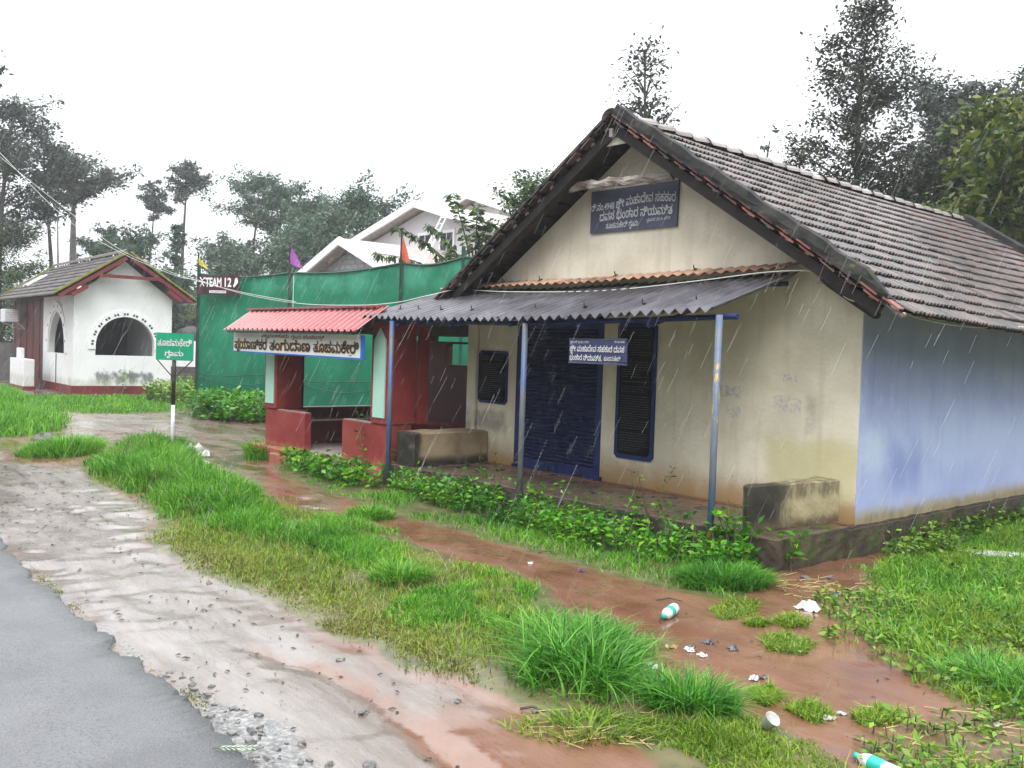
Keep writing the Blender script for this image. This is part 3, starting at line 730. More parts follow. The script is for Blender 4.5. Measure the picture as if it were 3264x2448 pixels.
# roller shutter
fr = MB().box(-5.07, -4.98, -0.012, 0.10, 0.302, 2.36).box(-3.54, -3.45, -0.012, 0.10, 0.302, 2.36).box(-4.98, -3.54, -0.012, 0.10, 2.22, 2.36)
fr.build("shutter_frame", M['shutter_frame'], house)
sh = MB().box(-4.98, -3.54, 0.075, 0.09, 0.31, 2.22).build("shutter", M['shutter'], house)
z = 0.455
sl_me = None
for k in range(36):
    if sl_me is None:
        b = MB()
        n = 6
        prof = [(0.072 - 0.020 * math.sin(math.pi * i / n), 0.049 * i / n) for i in range(n + 1)]
        b.add([(-4.975, y, zz) for y, zz in prof] + [(-3.545, y, zz) for y, zz in prof], [(i, i + n + 1, i + n + 2, i + 1) for i in range(n)])
        s0 = b.build("shutter_slat", M['shutter'], sh)
        sl_me = s0.data
        s0.location.z = z
    else:
        s1 = mkobj("shutter_slat", sl_me, sh); s1.location.z = z
    z += 0.049
MB().box(-4.975, -3.545, 0.030, 0.074, 0.312, 0.45).build("bottom_rail", M['shutter_frame'], sh, bevel=0.004)
for x in (-4.42, -3.86):
    MB().box(x - 0.03, x + 0.03, 0.005, 0.029, 0.335, 0.365).tube([(x - 0.045, 0.015, 0.345), (x + 0.045, 0.015, 0.335)], 0.012).build("lock_handle", M['iron'], sh)
MB().box(-5.08, -4.99, -0.04, -0.013, 0.302, 0.36).box(-3.53, -3.40, -0.04, -0.013, 0.302, 0.37).build("frame_foot", M['shutter_frame'], house)
# notice boards painted on the wall: blue surround, black field, rows of faint writing
def rrect(x0, x1, z0, z1, c):
    return [(x0 + c, z0), (x1 - c, z0), (x1, z0 + c), (x1, z1 - c), (x1 - c, z1), (x0 + c, z1), (x0, z1 - c), (x0, z0 + c)]
def notice(x0, x1, z0, z1, bw, rows, seed):
    p = MB().slab(rrect(x0, x1, z0, z1, 0.045), (), -0.022, -0.003).build("notice_board", M['shutter_frame'], house)
    MB().slab(rrect(x0 + bw, x1 - bw, z0 + bw, z1 - bw, 0.03), (), -0.026, -0.0225).build("black_field", M['board'], p)
    rr = random.Random(seed)
    b = MB()
    zz = z1 - bw - 0.04
    for _ in range(rows):
        if rr.random() < 0.86:
            x = x0 + bw + 0.025 + rr.random() * 0.02
            xe = x1 - bw - 0.03 - (rr.random() * 0.2 if rr.random() < 0.35 else 0.0)
            while x < xe:
                l = 0.008 + rr.random() * 0.03
                b.add([(x, -0.0275, zz), (min(x + l, xe), -0.0275, zz), (min(x + l, xe), -0.0275, zz + 0.006 + rr.random() * 0.005), (x, -0.0275, zz + 0.009)], [(0, 1, 2, 3)])
                x += l + 0.006 + rr.random() * 0.008
        zz -= (z1 - z0 - 2 * bw - 0.06) / rows
    prop(b.build("writing_rows", M['chalk'], p), kind="stuff")
notice(-3.20, -2.58, 0.645, 2.30, 0.055, 50, 3)
notice(-5.88, -5.25, 1.155, 1.90, 0.035, 22, 5)
# roof structure
for side in (1, -1):
    for k in range(7):
        y = -0.36 + k * 1.45
        b = MB().box(-0.035, 0.035, 0.05, SL - 0.5, -0.155, -0.055, roofM(side, 0, y) @ Matrix.Rotation(0, 4, 'X'))
        b.build("rafter", M['oldwood'], house)
NC = 16
EXP = SL / NC
batten = None
for side in (1, -1):
    for k in range(NC):
        s_ = 0.17 + k * EXP
        m0, m1 = roofM(side, s_, Y0 + 0.05), roofM(side, s_, Y1 - 0.1)
        b = MB()
        vs_ = []
        for mm in (m0, m1):
            vs_ += [mm @ Vector(p) for p in ((0, -0.024, -0.052), (0, 0.024, -0.052), (0, 0.024, -0.014), (0, -0.024, -0.014))]
        b.add(vs_, [(0, 1, 2, 3), (7, 6, 5, 4), (0, 4, 5, 1), (1, 5, 6, 2), (2, 6, 7, 3), (3, 7, 4, 0)])
        bo = b.build("batten", M['oldwood'], house)
        e = MB().box(-0.004, 0.022, -0.026, 0.026, -0.05, -0.012, roofM(side, s_, Y0 + 0.045 if side > 0 else Y0 + 0.045))
        if (k * 7 + side) % 5 != 0:
            e.build("batten_end", M['battenend'], bo)
# barge rafter in front, heavy beam, tie log and the little board under the peak
for side in (1, -1):
    MB().box(-0.03, 0.03, 0.02, SL - 0.25, -0.165, -0.056, roofM(side, 0, -0.44)).build("barge_board", M['oldwood'], house)
MB().box(-0.05, 0.05, SL - 1.0, SL - 0.3, -0.23, -0.157, roofM(1, 0, -0.30)).build("wall_plate_end", M['oldwood'], house, bevel=0.02)
tb = MB()
N_ = 14
vs_, fs_ = [], []
for i in range(N_ + 1):
    t_ = i / N_
    x = -4.18 + t_ * 1.98
    zc = 3.985 - 0.045 * t_ + 0.012 * math.sin(i * 1.9)
    hh = 0.056 + 0.008 * math.sin(i * 2.7 + 1)
    for k in range(8):
        a = 2 * math.pi * k / 8
        rr_ = 1 + 0.16 * math.sin(i * 3.1 + k * 2.3)
        vs_.append((x, -0.30 + 0.055 * math.cos(a) * rr_, zc + hh * math.sin(a) * rr_))
for i in range(N_):
    for k in range(8):
        k2 = (k + 1) % 8
        fs_.append((i * 8 + k, (i + 1) * 8 + k, (i + 1) * 8 + k2, i * 8 + k2))
fs_ += [tuple(range(8)), tuple(N_ * 8 + k for k in range(8))]
tb.add(vs_, fs_).build("tie_log", M['palewood'], house)
MB().slab([(-3.30, 4.37), (-2.72, 4.37), (-2.95, 4.50), (-3.02, 4.50)], (), -0.42, -0.40).build("peak_board", M['cream'], house)
MB().box(-3.02, -2.97, -0.50, -0.475, 4.45, 4.55).build("peak_peg", M['battenend'], house)
# tiles: pans with three rolls, a nose at the lower edge
def tile_mesh():
    W_, rib = 0.232, 3
    prof = []
    for r_ in range(rib):
        c = -W_ / 2 + W_ * (r_ + 0.5) / rib
        h = W_ / rib
        prof += [(c - h * 0.5, 0.0), (c - h * 0.21, 0.001), (c - h * 0.15, 0.017), (c - h * 0.05, 0.025), (c + h * 0.07, 0.024), (c + h * 0.16, 0.015), (c + h * 0.21, 0.001)]
    prof.append((W_ / 2, 0.0))
    n = len(prof)
    vs_ = []
    for v_, lift in ((-0.05, 0.0), (EXP + 0.012, 0.040)):
        vs_ += [(u, v_, lift + h) for u, h in prof]
    vs_ += [(u, EXP + 0.017, 0.040 + h * 0.9 - 0.004) for u, h in prof]
    vs_ += [(u, EXP + 0.004, 0.004 + h * 0.30) for u, h in prof]
    fs_ = []
    for r_ in range(3):
        fs_ += [(r_ * n + i, r_ * n + i + 1, (r_ + 1) * n + i + 1, (r_ + 1) * n + i) for i in range(n - 1)]
    return vs_, fs_
tv, tf = tile_mesh()
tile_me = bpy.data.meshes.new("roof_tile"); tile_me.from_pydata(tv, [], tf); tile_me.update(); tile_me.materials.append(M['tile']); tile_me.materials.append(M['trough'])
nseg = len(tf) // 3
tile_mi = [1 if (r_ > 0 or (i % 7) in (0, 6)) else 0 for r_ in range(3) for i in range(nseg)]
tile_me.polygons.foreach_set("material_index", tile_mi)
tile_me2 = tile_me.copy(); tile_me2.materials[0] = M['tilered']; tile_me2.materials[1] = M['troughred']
slots = []
TW = 0.226
NT = int((Y1 - Y0) / TW)
for c in range(NC):
    for k in range(NT):
        y = Y0 + 0.10 + (k + 0.5) * TW
        slots.append((c, k, y))
camloc = Vector((0, 0, 1.92))
HM = Matrix.Translation(Vector(HA)) @ Matrix.Rotation(HROT, 4, 'Z')
slots.sort(key=lambda q: ((HM @ roofM(1, q[0] * EXP, q[2]).translation) - camloc).length)
rr = random.Random(11)
rest = [MB(), MB()]
for n_, (c, k, y) in enumerate(slots):
    mm = roofM(1, c * EXP, y) @ Matrix.Rotation(rr.gauss(0, 0.012), 4, 'Z') @ Matrix.Rotation(rr.gauss(0, 0.006), 4, 'X') @ Matrix.Translation((0, rr.gauss(0, 0.006), abs(rr.gauss(0, 0.003))))
    red = (y * 0.13 + c * 0.035 + rr.gauss(0, 0.22)) > 1.25
    if n_ < 298:
        o = mkobj("roof_tile", tile_me2 if red else tile_me, house)
        o.matrix_local = mm
    else:
        rest[1 if red else 0].add([mm @ Vector(p) for p in tv], tf)
for b, mt_, m2_ in zip(rest, (M['tile'], M['tilered']), (M['trough'], M['troughred'])):
    if b.v:
        o = prop(b.build("roof_tiles", mt_, house), kind="stuff")
        o.data.materials.append(m2_)
        o.data.polygons.foreach_set("material_index", tile_mi * (len(b.f) // len(tile_mi)))
b = MB()
for c in range(NC):
    for k in range(NT):
        y = Y0 + 0.10 + (k + 0.5) * TW
        mm = roofM(-1, c * EXP, y) @ Matrix.Translation((0, rr.gauss(0, 0.006), 0))
        b.add([mm @ Vector(p) for p in tv], tf)
prop(b.build("roof_tiles", M['tilered'], house), kind="stuff")
# underlay boards on the left slope keep daylight out between the pans
for side in (1, -1):
    m0, m1 = roofM(side, 0.02, Y0 + 0.12), roofM(side, 0.02, Y1)
    MB().add([m0 @ Vector((0, 0, -0.008)), m0 @ Vector((0, SL - 0.1, -0.008)), m1 @ Vector((0, SL - 0.1, -0.008)), m1 @ Vector((0, 0, -0.008))], [(0, 1, 2, 3)]).build("roof_lining", M['oldwood'], house)
# verge: bare tile edges stepping down the gable, and the mortar band over them
for side in (1, -1):
    for c in range(NC):
        mm = roofM(side, c * EXP, Y0) @ Matrix.Rotation(-0.05 + rr.gauss(0, 0.01), 4, 'X')
        MB().box(-0.05, 0.055, 0.03, EXP * (0.80 + 0.1 * math.sin(c * 2.3)), 0.026, 0.042, mm).build("verge_tile", M['redtile'] if side > 0 else M['tile'], house)
        MB().box(-0.05, 0.048, 0.10, EXP * 1.06, -0.012, 0.006, mm).build("verge_tile", M['redtile'] if side > 0 and c % 3 else M['tile'], house)
mo = MB()
vs_, fs_ = [], []
for i in range(25):
    s_ = 0.02 + i * (SL - 0.22) / 24
    end = 1.0 if i < 23 else (0.75 if i == 23 else 0.25)
    mm = roofM(1, s_, Y0)
    wob_ = 0.012 * math.sin(i * 2.1) + 0.008 * math.sin(i * 5.3)
    for (u, w_) in ((-0.16, 0.03), (0.045, 0.02), (0.052 + wob_, 0.08), (0.042 + wob_, 0.155 * end + wob_), (-0.03, 0.165 * end + wob_), (-0.13 + wob_, 0.10 * end)):
        vs_.append(mm @ Vector((u, 0, w_)))
for i in range(24):
    for k in range(6):
        k2 = (k + 1) % 6
        fs_.append((i * 6 + k, (i + 1) * 6 + k, (i + 1) * 6 + k2, i * 6 + k2))
fs_ += [tuple(range(6)), tuple(24 * 6 + k for k in range(6))]
mo.add(vs_, fs_).build("verge_mortar", M['mortar'], house)
m0 = roofM(1, 0, Y1 + 0.02)
MB().box(-0.1, 0.16, 0.02, SL - 0.15, 0.02, 0.17, m0).build("verge_mortar", M['mortar'], house, bevel=0.02)
m0 = roofM(-1, 0, Y0)
MB().box(-0.04, 0.14, 0.05, SL - 0.05, 0.035, 0.06, m0).build("verge_edge", M['mortar'], house)
# ridge caps with upturned lips
cv, cf = [], []
for i, (yy, r_) in enumerate(((0.0, 0.115), (0.30, 0.105), (0.345, 0.125), (0.37, 0.128))):
    for k in range(8):
        a = math.pi * (0.06 + 0.88 * k / 7)
        cv.append((r_ * math.cos(a) * 1.15, yy, r_ * math.sin(a)))
for i in range(3):
    cf += [(i * 8 + k, (i + 1) * 8 + k, (i + 1) * 8 + k + 1, i * 8 + k + 1) for k in range(7)]
cap_me = bpy.data.meshes.new("ridge_cap"); cap_me.from_pydata(cv, [], cf); cap_me.update(); cap_me.materials.append(M['ridge'])
k = 0
y = Y0 - 0.02
while y < Y1 - 0.1:
    o = mkobj("ridge_cap", cap_me, house)
    o.matrix_local = Matrix.Translation((XM + rr.gauss(0, 0.008), y + 0.36, ZR + sag(y) - 0.005)) @ Matrix.Rotation(math.pi, 4, 'Z') @ Matrix.Rotation(-0.03 + rr.gauss(0, 0.02), 4, 'X')
    y += 0.345
MB().box(XM - 0.15, XM + 0.15, Y0 + 0.2, Y1, ZR - 0.16, ZR - 0.03).build("ridge_mortar", M['mortar'], house) if False else None

# ------------------------------------------------------------------ porch awning: corrugated sheets on blue pipes
aw = thing("porch_awning", "sagging grey corrugated awning on three blue pipe poles over the veranda", "awning", HA, HROT)
XA, XB = -6.75, -0.73
def awz(x, n):
    t_ = (x - XA) / (XB - XA)
    return 2.755 + 0.05 * t_ - n * (0.295 + 0.018 * t_) - 0.06 * math.sin(math.pi * t_) * (0.4 + 0.6 * n / 1.47)
PITCH_C, AMP = 0.146, 0.026
def sheet(x0, x1, n0, n1, lift, name, mt_, zfun, rows=4, amp=AMP):
    nxs = int((x1 - x0) / PITCH_C * 8)
    vs_, fs_ = [], []
    for j in range(rows + 1):
        n_ = n0 + (n1 - n0) * j / rows
        for i in range(nxs + 1):
            x = x0 + (x1 - x0) * i / nxs
            ph = 2 * math.pi * x / PITCH_C
            hgt = amp * (math.sin(ph) + 0.12 * math.sin(3 * ph) * -1)
            vs_.append((x, -n_, zfun(x, n_) + lift + hgt))
    nv = len(vs_)
    vs_ += [(p[0], p[1], p[2] - 0.007) for p in vs_]
    w_ = nxs + 1
    for j in range(rows):
        for i in range(nxs):
            q = (j * w_ + i, j * w_ + i + 1, (j + 1) * w_ + i + 1, (j + 1) * w_ + i)
            fs_.append(q); fs_.append(tuple(k + nv for k in reversed(q)))
    for i in range(nxs):
        fs_.append((rows * w_ + i, rows * w_ + i + 1, rows * w_ + i + 1 + nv, rows * w_ + i + nv))
    for j in range(rows):
        for i in (0, nxs):
            fs_.append((j * w_ + i, (j + 1) * w_ + i, (j + 1) * w_ + i + nv, j * w_ + i + nv))
    return MB().add(vs_, fs_).build(name, mt_, aw, smooth=False)
nS = 6
sw = (XB - XA) / nS
for k in range(nS):
    sheet(XA + k * sw - 0.05, XA + (k + 1) * sw + 0.05, 0.07, 1.47 + (0.02 if k % 2 else -0.015), 0.010 * (k % 2) + 0.002 * k, "roofing_sheet", M['asbestos'], awz)
def ruz(x, n):
    t_ = (x + 6.45) / 5.75
    return 2.865 + 0.06 * t_ - 0.24 * n - 0.03 * math.sin(math.pi * t_)
for k in range(5):
    x0 = -6.45 + k * 1.15
    sheet(x0 - 0.04, x0 + 1.15 + 0.04, 0.01, 0.30, 0.008 * (k % 2), "top_sheet", M['rust'], ruz, rows=1, amp=0.014)
MB().tube([(-6.6, -1.33, 2.28), (-3.4, -1.33, 2.23), (-0.52, -1.33, 2.30)], 0.028, 8).build("purlin", M['shutter_frame'], aw)
MB().tube([(-6.6, -0.10, 2.66), (-3.4, -0.10, 2.62), (-0.8, -0.10, 2.70)], 0.024, 8).build("purlin", M['shutter_frame'], aw)
for x, zt, mt_ in ((-6.02, 2.26, 'pole'), (-3.33, 2.23, 'pole'), (-0.645, 2.31, 'poley')):
    MB().tube([(x, -1.445, -0.1), (x, -1.44, zt)], 0.034, 10).build("pole", M[mt_], aw, smooth=True)
for x in (-5.9, -4.75, -3.6, -2.5, -1.5):
    MB().tube([(x, -1.445, 2.2), (x, -0.1, 2.58)], 0.016, 6).build("sheet_bearer", M['shutter_frame'], aw)
bolt = None
for n_, xs in ((1.12, (-6.3, -5.85, -5.35, -4.7, -3.5, -2.7, -1.85, -1.15)), (0.10, (-5.3, -4.55, -3.2, -2.0))):
    for x in xs:
        zt = (awz(x, n_) if n_ > 0.5 else ruz(x, n_)) + 0.02
        if bolt is None:
            bolt = MB().tube([(0, 0, 0), (0, 0, 0.045), (0.012, 0, 0.06)], 0.008, 5).box(-0.022, 0.022, -0.022, 0.022, 0, 0.012).build("hook_bolt", M['iron'], aw)
            bolt.location = (x, -n_, zt)
        else:
            o = mkobj("hook_bolt", bolt.data, aw); o.location = (x, -n_, zt)
            o.rotation_euler = (0.2, -0.35, 0)

# signs on the house
gs = thing("gable_sign", "slate blue signboard with arched white Kannada lettering under the tie log of the gable", "sign", HA, HROT)
MB().slab([(-3.735, 3.42), (-2.345, 3.415), (-2.335, 3.945), (-3.73, 3.945)], (), -0.03, -0.004).build("board", M['signblue'], gs)
lettering(gs, M['whiteworn'], [
    ("ರಿ.ನಂ.4948", -3.72, -3.33, 3.70, 3.78, -0.0, 0.02),
    ("ಶ್ರೀ ಮಹಾದೇವ ಸಹಕಾರ", -3.30, -2.37, 3.735, 3.835, 0.035, 0.02),
    ("ದವಸ ಭಂಡಾರ ನಿಯಮಿತ", -3.57, -2.41, 3.575, 3.675, 0.012, 0.02),
    ("ತೂಚಮಕೇರಿ ಗ್ರಾಮ", -3.46, -2.93, 3.465, 3.53, 0.0, 0.012),
    ("ಸ್ಥಾಪನೆ 20-8-1979", -2.80, -2.44, 3.50, 3.535, 0.0, 0.004)], -0.034)
vsn = thing("veranda_sign", "small navy signboard with white Kannada lettering hung from the awning before the shutter", "sign", HA, HROT)
x0, x1 = -2.69, -1.845
MB().slab([(x0, 1.805), (x1, 1.83), (x1 - 0.01, 2.08), (x0, 2.055)], (), -1.36, -1.345).build("board", M['signnavy'], vsn)
MB().box(x0 + 0.003, x1 - 0.003, -1.366, -1.34, 1.80, 1.818).box(x0, x1, -1.366, -1.34, 2.06, 2.068).build("rim", M['signblue'], vsn)
lettering(vsn, M['whiteworn'], [
    ("ಸ್ಥಾಪನೆ 20.8.1979", x0 + 0.02, x0 + 0.30, 2.018, 2.042, 0, 0.0),
    ("ರಿ.ನಂ.4948", x1 - 0.17, x1 - 0.03, 2.030, 2.052, 0, 0.0),
    ("ಶ್ರೀ ಮಹಾದೇವ ಸಹಕಾರ ದವಸ", x0 + 0.02, x1 - 0.03, 1.93, 1.99, 0, 0.02),
    ("ಭಂಡಾರ ನಿಯಮಿತ,", x0 + 0.02, x0 + 0.50, 1.835, 1.890, 0, 0.02),
    ("ತೂಚಮಕೇರಿ", x0 + 0.53, x1 - 0.08, 1.84, 1.885, 0, 0.008)], -1.3675)
for x in (x0 + 0.12, x1 - 0.12):
    MB().tube([(x, -1.352, 2.06), (x, -1.34, 2.25)], 0.004, 5).build("hanger", M['iron'], vsn)
jb = thing("junction_box", "small worn white electrical box under the right verge of the gable", "electrical box", HA, HROT)
MB().box(-0.325, -0.205, -0.345, -0.29, 2.665, 2.74).build("case", M['battenend'], jb, bevel=0.006)
MB().box(-0.275, -0.255, -0.352, -0.345, 2.69, 2.715).build("switch", M['iron'], jb)
# ------------------------------------------------------------------ red bus shelter beside the house
sh_ = thing("bus_shelter", "red bus shelter with mint green pillar panels and a red ribbed sheet eave", "shelter", HA, HROT)
def Pt(name, m, b, **k): return b.build(name, m, sh_, **k)
Pt("base", M['red'], MB().box(-10.32, -6.34, -1.38, 1.72, -0.2, 0.20), bevel=0.015)
Pt("step", M['red'], MB().box(-9.35, -6.62, -1.50, -1.382, -0.2, 0.135), bevel=0.015)
Pt("step", M['red'], MB().box(-7.30, -6.36, -1.62, -1.502, -0.2, 0.10), bevel=0.02)
Pt("floor", M['shfloor'], MB().box(-10.05, -6.42, -1.19, 1.5, 0.2, 0.212))
Pt("low_wall", M['red'], MB().box(-10.10, -8.77, -1.2, -1.07, 0.201, 0.80).box(-10.10, -9.4, -1.07, -0.8, 0.201, 0.80), bevel=0.01)
Pt("low_wall", M['red'], MB().box(-7.63, -6.392, -1.2, -1.05, 0.201, 0.80), bevel=0.01)
Pt("coping", M['shfloor'], MB().box(-10.08, -8.785, -1.185, -1.085, 0.801, 0.812))
Pt("coping", M['shfloor'], MB().box(-7.615, -6.83, -1.185, -1.065, 0.801, 0.812))
for (x0, x1) in ((-10.11, -9.69), (-6.83, -6.385)):
    pl = Pt("pillar", M['red'], MB().box(x0, x1, -1.225, -0.76, 0.815, 2.30).box(x0 + 0.02, x1 - 0.02, -1.19, -0.80, 0.2, 0.815), bevel=0.006)
    c = (x0 + x1) / 2
    w_ = 0.145
    pm = MB().slab([(c - w_, 0.90), (c + w_, 0.90), (c + w_, 2.0), (c, 2.17), (c - w_, 2.0)], (), -1.243, -1.2255).build("pillar_panel", M['mint'], pl)
Pt("side_strip", M['red'], MB().box(-6.42, -6.37, -0.72, -0.55, 0.815, 2.2))
# left side wall with the long opening, rear wall with a small window, right side parapet
W90 = Matrix.Rotation(math.pi / 2, 4, 'Z')   # (x, y) -> (-y, x): slabs along y
Pt("left_wall", M['maroon'], MB().slab([(-0.759, 0.2), (1.7, 0.2), (1.7, 2.25), (-0.759, 2.25)], [[(-0.50, 0.795), (1.42, 0.795), (1.42, 2.12), (-0.50, 2.12)]], 10.08, 10.24, W90))
Pt("sill", M['shfloor'], MB().box(-10.24, -10.05, -0.49, 1.41, 0.796, 0.812))
Pt("rear_wall", M['maroon'], MB().slab([(-10.08, 0.2), (-6.2, 0.2), (-6.2, 2.03), (-10.08, 2.03)], [[(-8.68, 1.63), (-7.2, 1.63), (-7.2, 1.99), (-8.68, 1.99)]], 1.5, 1.66))
Pt("side_parapet", M['maroon'], MB().box(-6.50, -6.385, -0.75, 1.5, 0.2, 0.72))
Pt("seat", M['red'], MB().box(-9.9, -7.0, 1.08, 1.5, 0.56, 0.62).box(-9.9, -7.0, 1.15, 1.5, 0.213, 0.56), bevel=0.01)
Pt("seat", M['maroon'], MB().box(-10.08, -9.62, -0.72, 1.05, 0.213, 0.60), bevel=0.01)
Pt("seat_edge", M['shfloor'], MB().box(-9.625, -9.60, -0.72, 1.05, 0.601, 0.622))
Pt("rear_pillar", M['maroon'], MB().box(-6.42, -6.2, 1.30, 1.66, 0.2, 2.3))
Pt("rear_pillar", M['maroon'], MB().box(-9.35, -9.12, 1.49, 1.67, 2.03, 2.2))
Pt("roof_slab", M['concrete'], MB().box(-10.35, -6.2, -1.24, 1.8, 2.301, 2.40), bevel=0.01)
Pt("roof_beam", M['concrete'], MB().box(-9.68, -6.84, -1.2, -1.0, 2.10, 2.30))
Pt("roof_beam", M['concrete'], MB().box(-10.08, -6.2, 1.5, 1.66, 2.12, 2.30))
# profiled red sheets
def rsheet(x0, x1, name):
    rib = 0.165
    vs_, fs_ = [], []
    xs = []
    x = x0
    while x < x1 - 1e-6:
        xs += [(x, 0.0), (x + rib * 0.56, 0.0), (x + rib * 0.68, 0.030), (x + rib * 0.88, 0.030)]
        x += rib
    xs.append((x1, 0.0))
    for (yy, zz) in ((-1.22, 2.455), (-1.72, 2.105)):
        vs_ += [(a, yy, zz + h) for a, h in xs]
    n = len(xs)
    vs_ += [(p[0], p[1], p[2] - 0.006) for p in vs_]
    for i in range(n - 1):
        fs_ += [(i, i + 1, n + i + 1, n + i), (2 * n + i, 3 * n + i, 3 * n + i + 1, 2 * n + i + 1), (n + i, n + i + 1, 3 * n + i + 1, 3 * n + i)]
    fs_ += [(0, n, 3 * n, 2 * n), (n - 1, 2 * n - 1, 4 * n - 1, 3 * n - 1)]
    return Pt(name, M['redsheet'], MB().add(vs_, fs_))
rsheet(-10.70, -9.38, "eave_sheet"); rsheet(-9.38, -8.06, "eave_sheet"); rsheet(-8.06, -6.57, "eave_sheet")
cb = MB()
x = -10.70
while x < -6.6:
    cb.box(x, x + 0.155, -1.30, -1.12, 2.462, 2.49)
    x += 0.165
Pt("ridge_flashing", M['redsheet'], cb)
for x in (-10.4, -9.4, -8.4, -7.4, -6.7):
    Pt("eave_bracket", M['iron'], MB().tube([(x, -1.23, 2.08), (x, -1.69, 2.085), (x, -1.23, 2.42)], 0.014, 5))
Pt("eave_rail", M['iron'], MB().box(-10.6, -6.6, -1.70, -1.67, 2.06, 2.09))
# the hanging name board
ss = thing("shelter_sign", "white signboard with bold black and yellow Kannada lettering under the red sheet eave", "sign", HA, HROT)
a0, a1, za, zb = -10.65, -6.62, 1.758, 2.075
MB().slab([(a0, za), (a1, za - 0.02), (a1, zb - 0.018), (a0, zb)], (), -1.545, -1.52).build("board", M['white'], ss)
MB().slab([(a0 - 0.012, za - 0.02), (a1 + 0.05, za - 0.045), (a1 + 0.05, zb - 0.02), (a1 + 0.002, zb - 0.02), (a1 + 0.002, za - 0.02), (a0 - 0.012, za)], (), -1.555, -1.512).build("frame", M['blueframe'], ss)
main = ("ಪ್ರಯಾಣಿಕರ", "ತಂಗುದಾಣ", "ತೂಚಮಕೇರಿ")
spans = ((-10.60, -9.42), (-9.33, -8.02), (-7.93, -6.66))
for nm, mt_, bo, yy in (("yellow_outline", M['yellow'], 0.060, -1.547), ("lettering", M['black'], 0.030, -1.556)):
    lettering(ss, mt_, [(s, p, q, 1.80, 1.94, 0, bo) for s, (p, q) in zip(main, spans)], yy, nm)
lettering(ss, M['dkred'], [("ಬಲ್ಯಮುಂಡೂರು", -9.65, -8.70, 1.995, 2.045, 0, 0.02), ("ಗ್ರಾಮ ಪಂಚಾಯ್ತಿ", -8.63, -7.62, 1.985, 2.035, 0, 0.02)], -1.547, "heading")
lettering(ss, M['black'], [("ಶ್ರೀ", -6.92, -6.84, 1.758, 1.775, 0, 0.0)], -1.547, "small_print")
for x in (-10.4, -8.6, -6.8):
    MB().tube([(x, -1.53, zb - 0.01), (x, -1.66, 2.08)], 0.008, 5).build("hanger", M['iron'], ss)

# ------------------------------------------------------------------ green village sign
SP = (-5.745, 16.15)
vsg = thing("village_sign", "small green village sign on a black and white post in tall grass", "sign", (SP[0], SP[1], 0), R(2))
MB().slab([(-0.29, 1.56), (0.335, 1.555), (0.335, 2.015), (-0.29, 2.02)], (), -0.03, -0.012).build("board", M['signgreen'], vsg)
lettering(vsg, M['whiteworn'], [("ತೂಚಮಕೇರಿ", -0.265, 0.31, 1.80, 1.90, 0, 0.02), ("ಗ್ರಾಮ", -0.14, 0.17, 1.63, 1.71, 0, 0.02)], -0.034)
MB().box(-0.28, 0.32, -0.011, 0.0, 1.57, 1.59).box(-0.28, 0.32, -0.011, 0.0, 1.98, 2.0).build("back_frame", M['iron'], vsg)
MB().tube([(0, 0.02, 0.80), (0.005, 0.02, 1.75)], 0.035, 8).build("post", M['iron'], vsg, smooth=True)
MB().tube([(0, 0.02, -0.1), (0, 0.02, 0.80)], 0.034, 8).build("post_foot", M['whiteworn'], vsg, smooth=True)
for sx in (-0.28, 0.32):
    MB().tube([(sx, -0.003, 1.57), (0.0, 0.015, 1.25)], 0.010, 5).build("brace", M['iron'], vsg)

# ------------------------------------------------------------------ green shade net on posts, banner, flags
nf = thing("net_fence", "tall green shade net fence strung between posts behind the bus shelter", "fence", (0, 0, 0))
NP = [(-8.93, 27.0, 3.77), (-5.99, 25.5, 3.78), (-2.70, 22.8, 3.90), (-1.17, 21.2, 3.93), (2.5, 17.6, 3.95)]
for k, (x, y, h) in enumerate(NP[:4]):
    MB().tube([(x, y, -0.2), (x, y, h + 0.25)], 0.045, 8).build("post", M['netdark'], nf)
    if k: MB().tube([(x + 0.10, y - 0.06, -0.2), (x + 0.10, y - 0.06, h - 0.02)], 0.025, 8).build("pipe", M['palegreen'], nf)
for k in range(4):
    (x0, y0, h0), (x1, y1, h1) = NP[k], NP[k + 1]
    nxs, nzs = 40, 14
    i_, j_ = np.meshgrid(np.arange(nxs + 1) / nxs, np.arange(nzs + 1) / nzs)
    dx, dy = x1 - x0, y1 - y0
    l = math.hypot(dx, dy); px_, py_ = dy / l, -dx / l
    bel = (fbm(i_ * 4 + k * 9, j_ * 2.5, 61, 3) - 0.5) * 0.12 * np.sin(math.pi * i_) ** 0.5 + 0.03 * np.sin(i_ * 40) * (1 - j_) ** 3
    top = h0 + (h1 - h0) * i_ - 0.10 * np.sin(math.pi * i_)
    zz = -0.1 + (top + 0.1) * j_
    vv = np.stack([x0 + dx * i_ - px_ * bel * -1, y0 + dy * i_ + py_ * bel, zz], -1).reshape(-1, 3)
    a = np.arange((nxs + 1) * (nzs + 1)).reshape(nzs + 1, nxs + 1)
    q = np.stack([a[:-1, :-1], a[:-1, 1:], a[1:, 1:], a[1:, :-1]], -1).reshape(-1, 4)
    mkobj("net", fastmesh("net", vv, q, smooth=True), nf, M['net'])
    pts = [(x0 + dx * t_, y0 + dy * t_ - 0.03, h0 + (h1 - h0) * t_ - 0.10 * math.sin(math.pi * t_)) for t_ in np.linspace(0, 1, 9)]
    MB().tube(pts, 0.028, 5).build("hem_rope", M['netdark'], nf)
    for hz in (1.05, 0.85):
        pts = [(x0 + dx * t_, y0 + dy * t_ - 0.10, hz - 0.10 * math.sin(math.pi * t_) + 0.05 * math.sin(7 * t_ + hz * 9)) for t_ in np.linspace(0, 1, 9)]
        MB().tube(pts, 0.012, 4).build("tie_rope", M['netdark'], nf)
